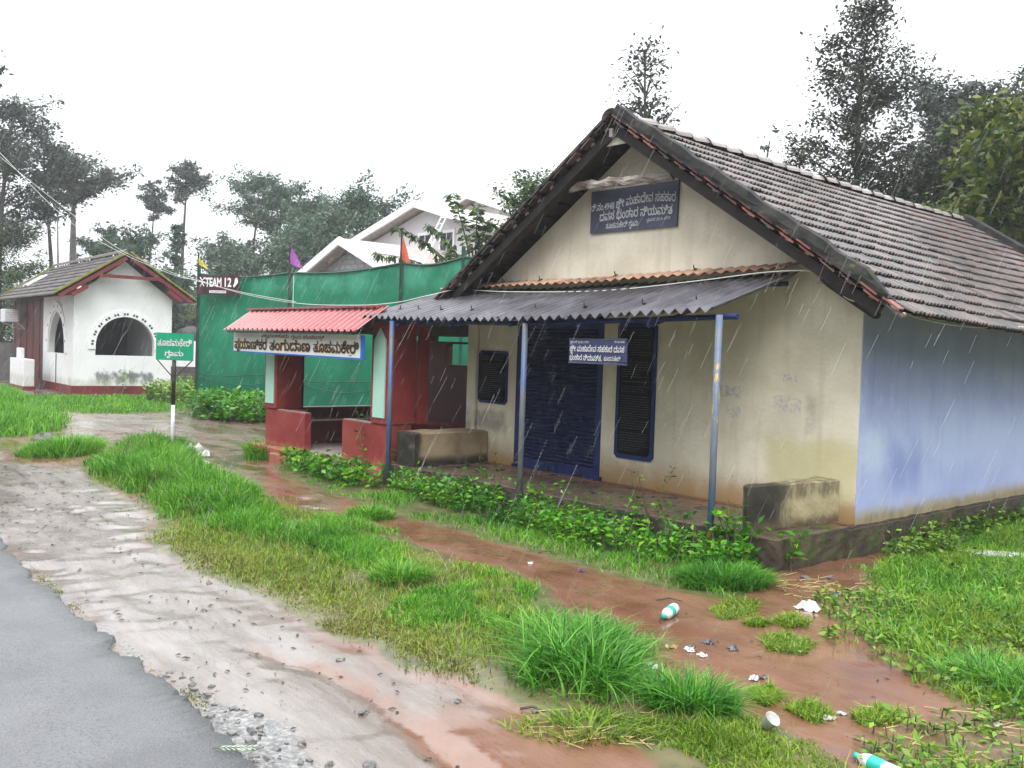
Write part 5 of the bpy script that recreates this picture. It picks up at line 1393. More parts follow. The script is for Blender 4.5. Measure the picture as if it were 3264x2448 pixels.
far = "trees in the rain haze behind the buildings"
TREES = [
 ("tall dark conical tree standing behind the far end of the tiled ridge", 9.5, 26, 11.7, 5.0, 2.7, 'cone', 1, 'leaf_dark', 17000, 0.13, 40, dict(spread=0.105)),
 ("grey feathery tree between the conical tree and the right edge", 14.3, 30, 11.2, 4.6, 2.8, 'oval', 2, 'leaf_grey', 30000, 0.164, 46, {}),
 ("big drooping yellow green leaved tree at the right edge above the roof", 10.5, 19.5, 8.2, 2.6, 2.6, 'droop', 3, 'leaf_lush', 17500, 0.210, 60, {}),
 ("dark rounded tree behind the far roof verge, left of the drooping tree", 11.6, 27, 8.3, 3.0, 3.0, 'oval', 4, 'leaf_dark', 32500, 0.151, 46, {}),
 ("low dark bushy tree just past the back end of the tiled roof", 10.4, 22.5, 5.9, 2.0, 2.2, 'oval', 5, 'leaf_mid', 15437, 0.151, 40, {}),
 ("dark spreading tree low behind the right roof verge", 13.2, 25.5, 7.6, 2.4, 3.0, 'oval', 24, 'leaf_dark', 20187, 0.151, 44, {}),
 ("small leafy tip rising over the middle of the tiled ridge", 6.15, 24, 7.5, 4.5, 0.45, 'slim', 6, 'leaf_grey', 1425, 0.121, 18, {}),
 ("small feathery tip over the ridge beside the conical tree", 7.1, 24.5, 7.4, 4.5, 0.75, 'slim', 7, 'leaf_dark', 2137, 0.106, 20, {}),
 ("slim sparse tree rising straight behind the peak of the gable", 4.0, 28, 11.2, 6.6, 1.15, 'slim', 8, 'leaf_dark', 1900, 0.15, 34, dict(spread=0.22)),
 ("leafy green tree against the left slope of the tiled roof", 0.25, 26, 7.2, 3.0, 1.25, 'oval', 9, 'leaf_mid', 8550, 0.128, 40, dict(spread=0.14)),
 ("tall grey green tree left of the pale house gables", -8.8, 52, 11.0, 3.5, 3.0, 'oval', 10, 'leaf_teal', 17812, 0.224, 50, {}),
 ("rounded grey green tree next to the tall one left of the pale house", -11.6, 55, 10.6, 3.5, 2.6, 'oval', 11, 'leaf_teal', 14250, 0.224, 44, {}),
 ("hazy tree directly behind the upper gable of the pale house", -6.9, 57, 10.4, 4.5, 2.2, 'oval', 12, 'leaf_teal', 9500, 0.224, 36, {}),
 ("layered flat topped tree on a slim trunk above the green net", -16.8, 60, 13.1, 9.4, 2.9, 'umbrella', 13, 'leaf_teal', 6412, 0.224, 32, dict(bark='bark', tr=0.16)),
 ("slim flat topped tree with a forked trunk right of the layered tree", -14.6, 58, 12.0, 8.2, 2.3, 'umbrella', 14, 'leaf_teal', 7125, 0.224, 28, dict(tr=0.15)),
 ("lone tall slender tree with a rounded head above the yellow pennant", -21.6, 62, 13.9, 10.9, 1.8, 'umbrella', 15, 'leaf_grey', 4987, 0.224, 34, dict(tr=0.20, bend=0.015)),
 ("creeper covered trunk below the lone slender tree", -19.3, 55, 8.6, 2.6, 0.8, 'slim', 16, 'leaf_teal', 4750, 0.208, 30, {}),
 ("thin leaning tree between the thick trunk and the lone slender tree", -25.3, 65, 13.1, 10.2, 1.3, 'umbrella', 17, 'leaf_grey', 3325, 0.224, 24, dict(tr=0.14, bend=0.06)),
 ("thick pale trunked tree with a wide crown behind the white building roof", -23.1, 50, 11.4, 8.8, 2.9, 'umbrella', 18, 'leaf_grey', 6555, 0.224, 40, dict(tr=0.34, bend=0.01, bark='palebark')),
 ("thin bare stemmed tree left of the thick pale trunk", -28.6, 60, 13.0, 10.0, 1.7, 'umbrella', 19, 'leaf_grey', 2493, 0.224, 24, dict(tr=0.12, bark='palebark')),
 ("round leafy green tree right behind the white building ridge", -19.0, 48, 7.9, 2.2, 1.9, 'oval', 20, 'leaf_teal', 11875, 0.190, 40, {}),
 ("huge dark tree towering at the left edge", -24.2, 45, 13.6, 5.8, 2.7, 'oval', 21, 'leaf_grey', 10687, 0.208, 46, dict(tr=0.22)),
 ("second tall dark tree just right of the huge one at the left edge", -22.8, 47, 12.2, 7.0, 1.9, 'oval', 22, 'leaf_grey', 4275, 0.208, 34, dict(tr=0.16)),
 ("dense deep green tree behind the left end of the white building roof", -24.6, 45.5, 7.4, 1.2, 2.8, 'oval', 23, 'leaf_mid', 19000, 0.151, 50, {}),
 ("dark leafy shrub tree at the far left under the deep green tree", -25.6, 42, 4.8, 0.4, 2.2, 'oval', 25, 'leaf_mid', 10687, 0.137, 34, {}),
 ("grey leaved tree crown cut by the top of the left edge", -17.3, 30, 11.9, 8.6, 1.3, 'oval', 26, 'leaf_grey', 3135, 0.173, 30, {}),
 ("mid height hazy tree behind the thick pale trunk", -23.4, 54, 8.6, 4.0, 1.7, 'oval', 27, 'leaf_teal', 7125, 0.216, 30, {}),
 ("low hazy tree behind the net left of the purple pennant", -18.2, 61, 8.6, 3.6, 2.3, 'oval', 28, 'leaf_teal', 8550, 0.233, 34, {}),
 ("broad hazy tree behind the purple pennant", -13.6, 60, 9.2, 3.6, 2.6, 'oval', 29, 'leaf_teal', 10925, 0.233, 36, {}),
 ("full hazy green tree low behind the net between the two pennants", -11.2, 49, 8.4, 1.5, 3.0, 'oval', 31, 'leaf_teal', 9000, 0.22, 46, {}),
 ("bushy hazy tree behind the net under the layered tree", -16.2, 53, 7.6, 1.2, 2.6, 'oval', 32, 'leaf_teal', 7000, 0.22, 44, {}),
 ("bushy grey green tree hugging the left fascia of the pale house", -8.9, 46, 9.0, 2.0, 2.2, 'oval', 33, 'leaf_teal', 7000, 0.21, 44, {}),
 ("shaggy dark green tree filling the gap right of the white building", -16.6, 46, 5.9, 0.4, 1.5, 'oval', 30, 'leaf_teal', 9975, 0.173, 40, {}),
]
for (lab, x, y, h, cb, wd, kind, seed, mt_, lv, sz, nb, kw) in TREES:
    tree(lab, x, y, h, cb, wd, kind, seed, mt_, lv, sz, nb, group=far if y > 40 else None, **kw)
# tree with drooping feathered branches in front of the pale house
ft = thing("feather_leaved_tree", "sparse tree with drooping feathered sprays in front of the pale house gables", "tree", (-1.15, 24.6, 0))
rng = np.random.default_rng(77)
b = MB().tube([(0, 0, 0), (0.05, 0, 2.0), (0.1, 0.05, 3.6), (0.0, 0.1, 4.6)], [0.10, 0.08, 0.05, 0.02], 6)
lp, ld_ = [], []
brs = [((0.05, 0, 3.4), (-2.0, -0.2, 5.0)), ((0.05, 0, 3.3), (-2.5, 0.1, 4.3)), ((0.1, 0, 3.6), (-0.55, -0.1, 5.85)), ((0.1, 0, 3.5), (-1.15, 0.2, 5.1)), ((0.1, 0, 3.8), (0.45, 0.1, 5.2)), ((0.1, 0, 3.4), (0.95, -0.1, 4.7)), ((0.05, 0, 3.2), (-1.7, -0.1, 3.75)), ((0.1, 0, 3.9), (0.1, 0.2, 5.6)), ((0.1, 0, 3.3), (1.1, 0.2, 4.0)), ((0.0, 0, 3.1), (-0.6, -0.2, 4.3))]
for p0, p1 in brs:
    p0, p1 = np.array(p0), np.array(p1)
    s_ = np.linspace(0, 1, 9)
    arc = p0 + (p1 - p0) * s_[:, None] + np.array([0, 0, 1]) * (0.30 * np.sin(math.pi * s_))[:, None] * 0.8
    b.tube([tuple(p) for p in arc], [0.028 * (1 - 0.8 * a) for a in s_], 4, cap=False)
    for a in np.linspace(0.22, 1.0, 30):
        c = np.array([np.interp(a, s_, arc[:, k]) for k in range(3)])
        for sg in (-1, 1):
            for _ in range(2):
                lp.append(c + rng.normal(0, 0.03, 3)); ld_.append(np.array([rng.normal(0, 0.3) - 0.2, sg * 0.5, -0.9 + rng.normal(0, 0.2)]) if abs(p1[0]) > 0.9 else np.array([sg * 0.8, rng.normal(0, 0.4), -0.25]))
b.build("trunk", M['bark'], ft)
leafcloud("crown", np.array(lp), 0.21, ft, M['leaf_mid'], rng=rng, dirs=np.array(ld_), aspect=2.6)
# far wood closing the horizon, and an added belt that blocks light
rng = np.random.default_rng(5)
n = 19000
ang = rng.uniform(-1.1, 1.2, n); dist = rng.uniform(95, 130, n)
k_ = np.arange(n) > 8000                       # unseen belt behind the camera, added to block low sky light
ang = np.where(k_, rng.uniform(0.95, 5.45, n), ang); dist = np.where(k_, rng.uniform(24, 34, n), dist)
hz_ = np.where(k_, 2.3, 1.0) * (2.0 + 5.0 * vnoise(ang * 40, dist * 0, 71) + 1.5 * vnoise(ang * 140, dist * 0, 72)) * rng.uniform(0, 1, n) ** 0.6
pos = np.stack([np.sin(ang) * dist, np.cos(ang) * dist, hz_], -1)
o = leafcloud("distant_wood_and_sky_block", pos, 1.5, None, M['leaf_teal'], rng=rng, aspect=1.4)
prop(o, "distant hazy wood closing the horizon, with an unseen belt added to block low sky light", "wood", kind="stuff")

# ------------------------------------------------------------------ grass and weeds
def sample(poly, n, rng, edge=0.0, clump=0.0, cs=2.0, seed=0):
    p = np.array(poly); lo, hi = p.min(0), p.max(0)
    out = []
    got = 0
    for _ in range(60):
        q = rng.uniform(lo, hi, (max(2000, n), 2))
        d = sdist(q[:, 0], q[:, 1], poly) + (fbm(q[:, 0] * 2.3, q[:, 1] * 2.3, seed + 5, 3) - 0.5) * edge * 2
        k = d > 0
        if clump: k &= (fbm(q[:, 0] * cs, q[:, 1] * cs, seed + 9, 3) + rng.normal(0, 0.05, len(q))) > clump
        q = q[k]; out.append(q); got += len(q)
        if got >= n: break
    return np.concatenate(out)[:n]
def blades(name, poly, n, h, wd, material, lean=0.5, seed=1, edge=0.2, clump=0.0, cs=2.0, segs=2, curl=0.8, pts=None, kind=True, parent=None, hmod=None, label=None, ctr=None, fade=0.4):
    rng = np.random.default_rng(seed)
    q = sample(poly, n, rng, edge, clump, cs, seed) if pts is None else pts
    ed = None
    if pts is None:                            # thin out and shorten towards the edge of a patch
        ed = sdist(q[:, 0], q[:, 1], poly) + (fbm(q[:, 0] * 3, q[:, 1] * 3, seed + 15, 3) - 0.5) * 0.5
        kk = rng.uniform(0, 1, len(q)) < np.clip(0.12 + ed / fade, 0.06, 1)
        q, ed = q[kk], np.clip(0.45 + ed / fade * 0.6, 0.4, 1.05)[kk]
    n = len(q)
    x, y = q[:, 0], q[:, 1]
    z = gz(x, y)
    H_ = h[0] + (h[1] - h[0]) * rng.beta(2, 2, n)
    if hmod is not None: H_ = H_ * hmod(x, y)
    else: H_ = H_ * (0.55 + 0.9 * fbm(x * 1.9, y * 1.9, seed + 3, 2))
    az = rng.uniform(0, 2 * math.pi, n)
    if ed is not None: H_ = H_ * ed
    if ctr is not None: az = np.arctan2(y - ctr[1], x - ctr[0]) + rng.normal(0, 0.9, n)
    ln = np.abs(rng.normal(lean, lean * 0.5, n))
    d = np.stack([np.cos(az), np.sin(az), np.zeros(n)], -1)
    fa = az + math.pi / 2 + rng.normal(0, 0.6, n)
    s = np.stack([np.cos(fa), np.sin(fa), np.zeros(n)], -1)
    base = np.stack([x, y, z - 0.005], -1)
    rows = []
    for k in range(segs + 1):
        t_ = k / segs
        hz = H_ * (t_ - 0.5 * curl * ln * t_ ** 2.2 * 0.8)
        r_ = H_ * ln * t_ ** 1.8
        c = base + d * r_[:, None] + np.array([0, 0, 1.0]) * hz[:, None]
        w_ = wd * (1 - 0.88 * t_ ** 1.3) * (0.7 + 0.6 * rng.uniform(size=n)) if k == 0 else w0 * (1 - 0.88 * t_ ** 1.3)
        if k == 0: w0 = w_
        rows += [c - s * w_[:, None] * 0.5, c + s * w_[:, None] * 0.5]
    v = np.stack(rows, 1)
    m_ = 2 * (segs + 1)
    b0 = np.arange(n)[:, None] * m_
    q_ = np.concatenate([np.concatenate([b0 + 2 * k, b0 + 2 * k + 1, b0 + 2 * k + 3, b0 + 2 * k + 2], 1) for k in range(segs)])
    o = mkobj(name, fastmesh(name, v.reshape(-1, 3), q_), parent, material)
    if kind: prop(o, label or "grass growing on the verge", "grass", kind="stuff")
    return o
blades("verge_turf", G1, 56000, (0.03, 0.075), 0.009, M['turf'], 0.55, 101, 0.22, 0.32, 2.5, label="short green turf over the strip between the mud and the path")
blades("verge_turf", OLIVE, 30000, (0.02, 0.055), 0.009, M['olive'], 0.9, 102, 0.25, 0.40, 3.0, label="thin olive trodden grass along the muddy roadside edge")
blades("side_grass", G3, 30000, (0.06, 0.16), 0.012, M['lush'], 0.9, 113, 0.5, 0.50, 1.1, label="brighter taller grass among the weeds right of the house")
blades("dry_blades", G1, 9000, (0.06, 0.15), 0.007, M['olive'], 0.8, 114, 0.2, 0.40, 1.3, label="dry pale blades mixed through the green strip")
blades("dry_blades", TALL1, 2500, (0.16, 0.36), 0.010, M['olive'], 0.8, 115, 0.3, 0.35, 1.3, label="dry seed blades in the tall grass around the village sign")
blades("verge_moss", VERGE, 5000, (0.012, 0.035), 0.009, M['olive'], 0.8, 112, 0.12, 0.40, 3.0, label="low mossy growth along the broken edge of the asphalt")
blades("verge_turf", FRONTG, 13000, (0.03, 0.06), 0.009, M['turf'], 0.7, 103, 0.12, 0.2, label="short grass at the bottom of the picture near the paper cup")
blades("verge_grass", LUSH, 30000, (0.07, 0.17), 0.011, M['lush'], 0.6, 104, 0.6, 0.40, 1.8, label="bright lush grass in the middle of the strip")
blades("verge_grass", LUSH2, 15000, (0.05, 0.12), 0.010, M['lush'], 0.6, 105, 0.5, 0.38, label="rounded patch of bright lush grass beside the path")
blades("tall_grass", TALL1, 26000, (0.16, 0.36), 0.015, M['lush'], 0.55, 106, 0.3, 0.30, 1.2, segs=3, label="tall bright green grass around the foot of the village sign")
blades("tall_grass", LEFTTALL, 22000, (0.25, 0.60), 0.026, M['lush'], 0.5, 107, 0.3, 0.32, 0.5, segs=3, fade=1.0, label="tall soft grass at the left edge before the white building")
blades("tall_grass", BAND, 12000, (0.05, 0.17), 0.026, M['lush'], 0.5, 108, 0.7, 0.25, 0.5, segs=3, label="band of grass along the foot of the white building")
blades("path_edge_grass", G2, 15000, (0.05, 0.12), 0.011, M['lush'], 0.7, 109, 0.12, 0.42, 2.0, label="grass fringe below the weeds along the veranda")
blades("side_grass", G3, 70000, (0.04, 0.14), 0.011, M['turf'], 0.9, 110, 0.4, 0.40, 1.6, label="patchy grass on the mud to the right of the house")
for k, t_ in enumerate(TUFTS):
    c = np.mean(np.array(t_), 0)
    o = blades("grass_tuft", None, 700, (0.03, 0.09), 0.010, M['turf'], 1.0, 120 + k, 0.02, kind=False, pts=sample(t_, 620, np.random.default_rng(120 + k)))
    prop(o, ("flat grass tuft on the red mud left of the white rag", "small round tuft on the path below the weeds", "little trodden tuft beside the scattered paper scraps", "low tuft in the mud above the white cup", "low tuft near the right edge of the mud above the fallen bottle", "thin tuft between the white rag and the path", "smallest tuft on the path beside the round one")[k], "grass tuft", "grass tufts on the red mud")
def tuft(label, cx, cy, r_, n, h, wd, mt_, seed, lean=0.6, segs=4, sq=(1, 1), cen=0.55, subs=0):
    rng = np.random.default_rng(seed)
    a = rng.uniform(0, 6.283, n); rr_ = r_ * np.sqrt(rng.uniform(0, 1, n)) * (0.8 + 0.4 * vnoise(a * 2, a * 0, seed))
    q = np.stack([cx + np.cos(a) * rr_ * sq[0], cy + np.sin(a) * rr_ * sq[1]], -1)
    c_ = (np.full(n, cx), np.full(n, cy))
    if subs:                                   # several stools grown together
        sx = cx + rng.uniform(-1, 1, subs) * r_ * sq[0] * 0.8; sy = cy + rng.uniform(-1, 1, subs) * r_ * sq[1] * 0.8
        ks = rng.integers(0, subs, n); ss = rng.uniform(0.2, 0.42, subs) * r_
        c_ = (sx[ks], sy[ks])
        q = np.stack([c_[0] + rng.normal(0, 1, n) * ss[ks] * 0.6, c_[1] + rng.normal(0, 1, n) * ss[ks] * 0.6], -1)
        sh = rng.uniform(0.45, 1.2, subs)[ks] * rng.uniform(0.6, 1.15, n)
    hm = lambda x, y: cen + (1.15 - cen) * np.clip(1 - (np.hypot((x - cx) / sq[0], (y - cy) / sq[1]) / r_) ** 2, 0, 1)
    if subs: hm = lambda x, y: sh
    o = blades("grass_clump", None, n, h, wd, mt_, lean, seed, pts=q, segs=segs, kind=False, hmod=hm, ctr=c_)
    return prop(o, label, "grass clump")
tuft("large coarse dark green grass clump with long arching blades in the foreground", 0.47, 5.72, 0.52, 3000, (0.15, 0.34), 0.014, M['clump'], 201, 1.0, sq=(0.72, 1.2), subs=17)
tuft("small arching grass clump just right of the large foreground clump", 1.02, 5.12, 0.28, 900, (0.14, 0.26), 0.011, M['clump'], 202, 0.9, sq=(1, 0.7))
tuft("flattened thin grass clump at the muddy edge below the large clump", 0.45, 4.80, 0.30, 420, (0.06, 0.13), 0.010, M['turf'], 203, 1.3, sq=(1.3, 0.6))
tuft("grass tuft on the mud between the tall grass and the left edge", -7.3, 15.7, 0.75, 2600, (0.18, 0.36), 0.018, M['lush'], 204, 0.7, sq=(0.75, 1.3))
tuft("grass tuft at the front left corner of the bus shelter", -4.15, 16.0, 0.40, 900, (0.2, 0.38), 0.016, M['lush'], 205, 0.7, sq=(0.8, 1.6))
tuft("round bright grass clump at the right end of the tall grass", -3.4, 10.9, 0.55, 2600, (0.2, 0.36), 0.014, M['lush'], 206, 0.85, sq=(1, 1.2), subs=6)
tuft("small pale grass clump in the middle of the lush strip", -0.85, 7.6, 0.22, 600, (0.14, 0.24), 0.010, M['lush'], 207, 0.9)
tuft("coarse clump of grass at the lower end of the veranda weeds", 1.85, 7.95, 0.36, 2200, (0.14, 0.26), 0.011, M['clump'], 208, 0.8, sq=(1.1, 0.7))
tuft("long bladed grass clump near the lower right edge of the mud", 3.05, 5.6, 0.45, 1800, (0.12, 0.24), 0.012, M['clump'], 209, 1.0, subs=5)
tuft("dark grass clump in the path before the pole of the village sign", -1.55, 10.6, 0.28, 700, (0.10, 0.2), 0.012, M['lush'], 210, 0.8)

def weeds(name, pts, h, leaf, nl, seed, label, mt='weedleaf', kind='stuff', cat="weeds"):
    """Upright stems with leaves all along them."""
    rng = np.random.default_rng(seed)
    n = len(pts)
    z = gz(pts[:, 0], pts[:, 1])
    H_ = rng.uniform(h[0], h[1], n)
    lean = rng.normal(0, 0.22, (n, 2)) * H_[:, None]
    P_, D_ = [], []
    b = MB()
    for i in range(n):
        t_ = np.sort(rng.uniform(0.15, 1.0, nl))
        a = rng.uniform(0, 6.28) + np.arange(nl) * 2.4
        base = np.array([pts[i, 0], pts[i, 1], z[i]])
        tip = base + np.array([lean[i, 0], lean[i, 1], H_[i]])
        c = base + (tip - base) * t_[:, None]
        out = leaf * 0.25
        P_.append(c + np.stack([np.cos(a), np.sin(a), np.zeros(nl)], -1) * out)
        D_.append(np.stack([np.cos(a), np.sin(a), rng.uniform(-0.15, 0.55, nl)], -1) * 1.4)
        b.tube([tuple(base - np.array([0, 0, 0.03])), tuple((base + tip) / 2), tuple(tip)], [0.006, 0.005, 0.003], 3, cap=False)
    t = thing(name, label, cat, (0, 0, 0))
    if kind: prop(t, kind=kind)
    st_ = b.build("stems", M['weedstem'], t)
    lf_ = leafcloud("leaves", np.concatenate(P_), leaf, t, M[mt], rng=rng, dirs=np.concatenate(D_), aspect=2.1)
    if kind: prop(st_, kind=kind); prop(lf_, kind=kind)
    return t
rng = np.random.default_rng(300)
W1 = [(-1.9, 13.6), (-1.62, 13.75), (0.13, 12.1), (1.35, 10.6), (2.1, 9.6), (2.32, 9.1), (2.1, 8.25), (1.8, 8.05), (1.45, 8.4), (1.0, 9.0), (0.5, 9.6), (-0.1, 10.4), (-0.9, 11.4), (-1.5, 12.4)]
weeds("veranda_weeds", sample(W1, 800, rng, 0.15, 0.27, 1.6, 4), (0.11, 0.36), 0.075, 14, 301, "dense leafy green weeds along the veranda edge")
W2 = [(-3.6, 15.2), (-2.12, 13.75), (-1.9, 13.4), (-1.7, 12.6), (-2.4, 12.9), (-3.3, 14.2)]
weeds("shelter_weeds", sample(W2, 150, rng, 0.15), (0.14, 0.30), 0.10, 11, 302, "low dark weeds along the front step of the bus shelter")
W3 = [(-8.4, 25.4), (-8.6, 27.2), (-7.2, 25.6), (-5.9, 24.2), (-5.5, 22.6), (-6.6, 22.2), (-7.5, 23.0)]
weeds("net_bushes", sample(W3, 520, rng, 0.3), (0.2, 0.7), 0.14, 16, 303, "leafy bushes along the foot of the green net")
W4 = [(-11.2, 29.0), (-10.9, 33.5), (-9.4, 31.5), (-8.9, 28.2), (-9.6, 27.0)]
weeds("gap_weeds", sample(W4, 420, rng, 0.3), (0.2, 0.7), 0.14, 14, 304, "bright weeds in the gap between the white building and the net", mt='creeper')
GR = sample(G3, 2600, rng, 0.4, 0.42, 1.2, 7)
weeds("creeping_weeds", GR, (0.03, 0.09), 0.05, 7, 305, "creeping leafy weeds on the mud to the right of the house", mt='creeper')
W5 = [(3.6, 9.15), (4.4, 10.1), (6.9, 12.9), (7.3, 12.6), (5.6, 10.9), (4.2, 9.3)]
weeds("wall_weeds", sample(W5, 200, rng, 0.2), (0.10, 0.26), 0.08, 9, 306, "low weeds along the foot of the blue side wall", mt='creeper')
def single(name, label, pts, h, leaf, nl, seed, mt='weedleaf'):
    t = weeds(name, np.array(pts), h, leaf, nl, seed, label, mt, None, "plant")
    return t
single("tall_weed", "tall thin weed with tiny leaves before the right pillar of the bus shelter", [(-2.02, 13.72), (-1.98, 13.70), (-2.06, 13.66)], (0.85, 1.0), 0.08, 22, 311)
single("tall_weed", "bushy weed between the thin tall weed and the first awning pole", [(-1.78, 13.6), (-1.70, 13.62), (-1.74, 13.5), (-1.66, 13.5)], (0.5, 0.75), 0.10, 18, 312)
single("leafy_sprig", "leafy young plant growing from the broken corner of the plinth", [(2.55, 8.55), (2.58, 8.53), (2.52, 8.57)], (0.28, 0.42), 0.10, 12, 313)
single("leafy_sprig", "bright bushy plant at the right end of the veranda weeds before the third pole", [(2.02, 8.75), (2.08, 8.65), (2.12, 8.78), (1.98, 8.6), (2.16, 8.6), (2.05, 8.5)], (0.4, 0.6), 0.11, 18, 314)
single("thin_weed", "sparse thin weed standing above the veranda edge left of the third pole", [(1.42, 9.75), (1.50, 9.68), (1.55, 9.60), (1.36, 9.8)], (0.55, 0.8), 0.055, 20, 315, 'leaf_lush')
single("thin_weed", "thin weed before the left bench of the veranda", [(-1.0, 12.95), (-0.62, 12.7), (-0.4, 12.5)], (0.5, 0.68), 0.06, 14, 316, 'leaf_lush')
single("thin_weed", "thin weed beside the middle pole before the shutter", [(0.05, 11.95), (0.2, 11.85), (0.0, 11.8)], (0.5, 0.66), 0.06, 14, 317, 'leaf_lush')
single("leafy_sprig", "dark leafy seedling on the wall of the white building", [(-13.2, 31.6), (-13.0, 31.75), (-13.35, 31.55)], (0.7, 1.0), 0.14, 12, 318)

# ------------------------------------------------------------------ stones, litter, twigs
def gp(x, y): return float(gz(np.array([x]), np.array([y]))[0])
def blob(name, label, cat, x, y, sx, sy, sz, mt_, seed, group=None, rot=0.0, jag=0.5, dz=0.0):
    import bmesh
    rng = np.random.default_rng(seed)
    bm = bmesh.new()
    bmesh.ops.create_icosphere(bm, subdivisions=2, radius=1)
    for v in bm.verts:
        k = 1 + jag * (vnoise(np.array([v.co.x * 1.6 + seed]), np.array([v.co.y * 1.6 + v.co.z * 2.3]), seed)[0] - 0.5) * 2
        v.co = Vector((v.co.x * sx * k, v.co.y * sy * k, max(-0.35, v.co.z) * sz * k))
    me = bpy.data.meshes.new(name); bm.to_mesh(me); bm.free()
    o = mkobj(name, me, None, mt_)
    o.location = (x, y, gp(x, y) + sz * 0.2 + dz); o.rotation_euler = (0, 0, rot)
    return prop(o, label, cat, group)
blob("stone", "grey pointed stone on the mud below the left tall grass", "stone", -8.51, 17.35, 0.20, 0.13, 0.12, M['stone'], 1)
for k, (x, y, s, lab) in enumerate([(-0.98, 5.70, 0.05, "dark flat stone beside the rivulet in the pale mud"), (-0.72, 4.95, 0.055, "dark stone in the pale mud right of the road edge"), (-0.60, 4.32, 0.07, "largest dark stone by the broken road edge at the bottom"), (-0.78, 4.30, 0.05, "grey stone between the road edge and the largest dark stone"), (-0.95, 4.52, 0.05, "grey stone wedged in the crumbling road edge"), (-1.25, 4.85, 0.045, "pale stone on the road edge above the gravel"), (-1.62, 5.25, 0.04, "small pale stone in the mossy verge of the road"), (-2.35, 7.5, 0.05, "dark stone in the middle of the pale mud"), (-0.25, 5.10, 0.045, "yellowish stone at the lower edge of the trodden grass"), (2.62, 8.25, 0.09, "brown stone at the foot of the plinth corner"), (2.85, 8.35, 0.06, "small brown stone beside the plinth corner plant"), (0.18, 5.0, 0.05, "dark flat pebble on the wet mud left of the clump")]):
    blob("stone", lab, "stone", x, y, s * 0.55, s * 0.42, s * 0.25, M['stone'], 20 + k, rot=k * 1.3)
rng = np.random.default_rng(400)
q = sample(GRAVEL, 130, rng, 0.1)
b = MB()
for x, y in q:
    s = rng.uniform(0.006, 0.022) * rng.uniform(0.5, 1.0); z = gp(x, y) + s * 0.1
    a = rng.uniform(0, 6.28, 1)[0]
    mm = Matrix.Translation((x, y, z)) @ Matrix.Rotation(a, 4, 'Z') @ Matrix.Rotation(rng.uniform(-0.5, 0.5), 4, 'X')
    b.box(-s * 1.3, s * 1.3, -s * 0.8, s * 0.8, -s * 0.4, s * 0.4, mm)
prop(b.build("road_gravel", M['stone'], None), "loose gravel along the broken road edge", "gravel", kind="stuff")
q = np.concatenate([sample(MUDPALE, 1300, rng, 0.2, 0.42, 1.5, 3), rng.uniform((0.2, 4.6), (2.6, 7.4), (140, 2)), rng.uniform((-7.5, 12), (-3, 20), (160, 2))])
b = MB()
for x, y in q:
    s = 0.004 + 0.026 * rng.uniform(0, 1) ** 3 * (1 + max(0, y - 8) * 0.08); z = gp(x, y)
    a = rng.normal(0.1, 0.8)
    mm = Matrix.Translation((x, y, z + 0.004)) @ Matrix.Rotation(a, 4, 'Z') @ Matrix.Rotation(rng.uniform(-0.3, 0.3), 4, 'Y')
    b.add([mm @ Vector(p) for p in ((-s, 0, 0), (0, -s * 0.35, 0.006), (s, 0, 0.002), (0, s * 0.35, 0.008))], [(0, 1, 2, 3)])
prop(b.build("leaf_litter", M['twig'], None), "dark leaf bits and grit scattered on the wet mud", "litter", kind="stuff")
q = np.concatenate([rng.uniform((2.2, 7.3), (3.2, 8.3), (90, 2)), rng.uniform((2.0, 4.5), (3.0, 5.3), (70, 2)), rng.uniform((0.1, 4.6), (0.8, 5.0), (40, 2)), rng.uniform((1.7, 7.9), (2.6, 8.2), (30, 2))])
b = MB()
for x, y in q:
    l = rng.uniform(0.05, 0.17); a = rng.normal(-0.5, 0.8); z = gp(x, y) + 0.008
    b.tube([(x, y, z), (x + math.cos(a) * l, y + math.sin(a) * l, z + rng.uniform(0, 0.02))], [0.0035, 0.002], 3, cap=False)
prop(b.build("straw", M['straw'], None), "yellow straw stalks lying on the mud by the plinth corner", "straw", kind="stuff")
def twig(label, x, y, l, a):
    z = gp(x, y) + 0.012
    b = MB().tube([(x, y, z), (x + math.cos(a) * l * 0.5, y + math.sin(a) * l * 0.5 + 0.01, z + 0.015), (x + math.cos(a) * l, y + math.sin(a) * l, z)], [0.008, 0.007, 0.004], 5)
    prop(b.build("twig", M['twig'], None), label, "twig")
twig("dark twig lying across the path left of the middle pole", 0.30, 8.95, 0.16, 0.1)
twig("bent dark twig in the grass below the lush patch", -1.95, 8.15, 0.32, 0.5)
twig("thin dark twig on the path above the plastic bottle", 1.18, 7.35, 0.2, -0.1)
twig("dark stick on the red mud right of the paper scraps", 2.95, 7.45, 0.5, -0.35)
twig("dark stick half sunk in the mud below the large grass clump", 0.10, 5.02, 0.14, -0.2)
for k, (x, y, l, a) in enumerate([(-4.9, 16.6, 0.5, 0.05), (-4.3, 17.2, 0.35, 0.3)]):
    twig(("dark stick lying on the mud behind the village sign", "shorter dark stick on the mud near the bus shelter corner")[k], x, y, l, a)
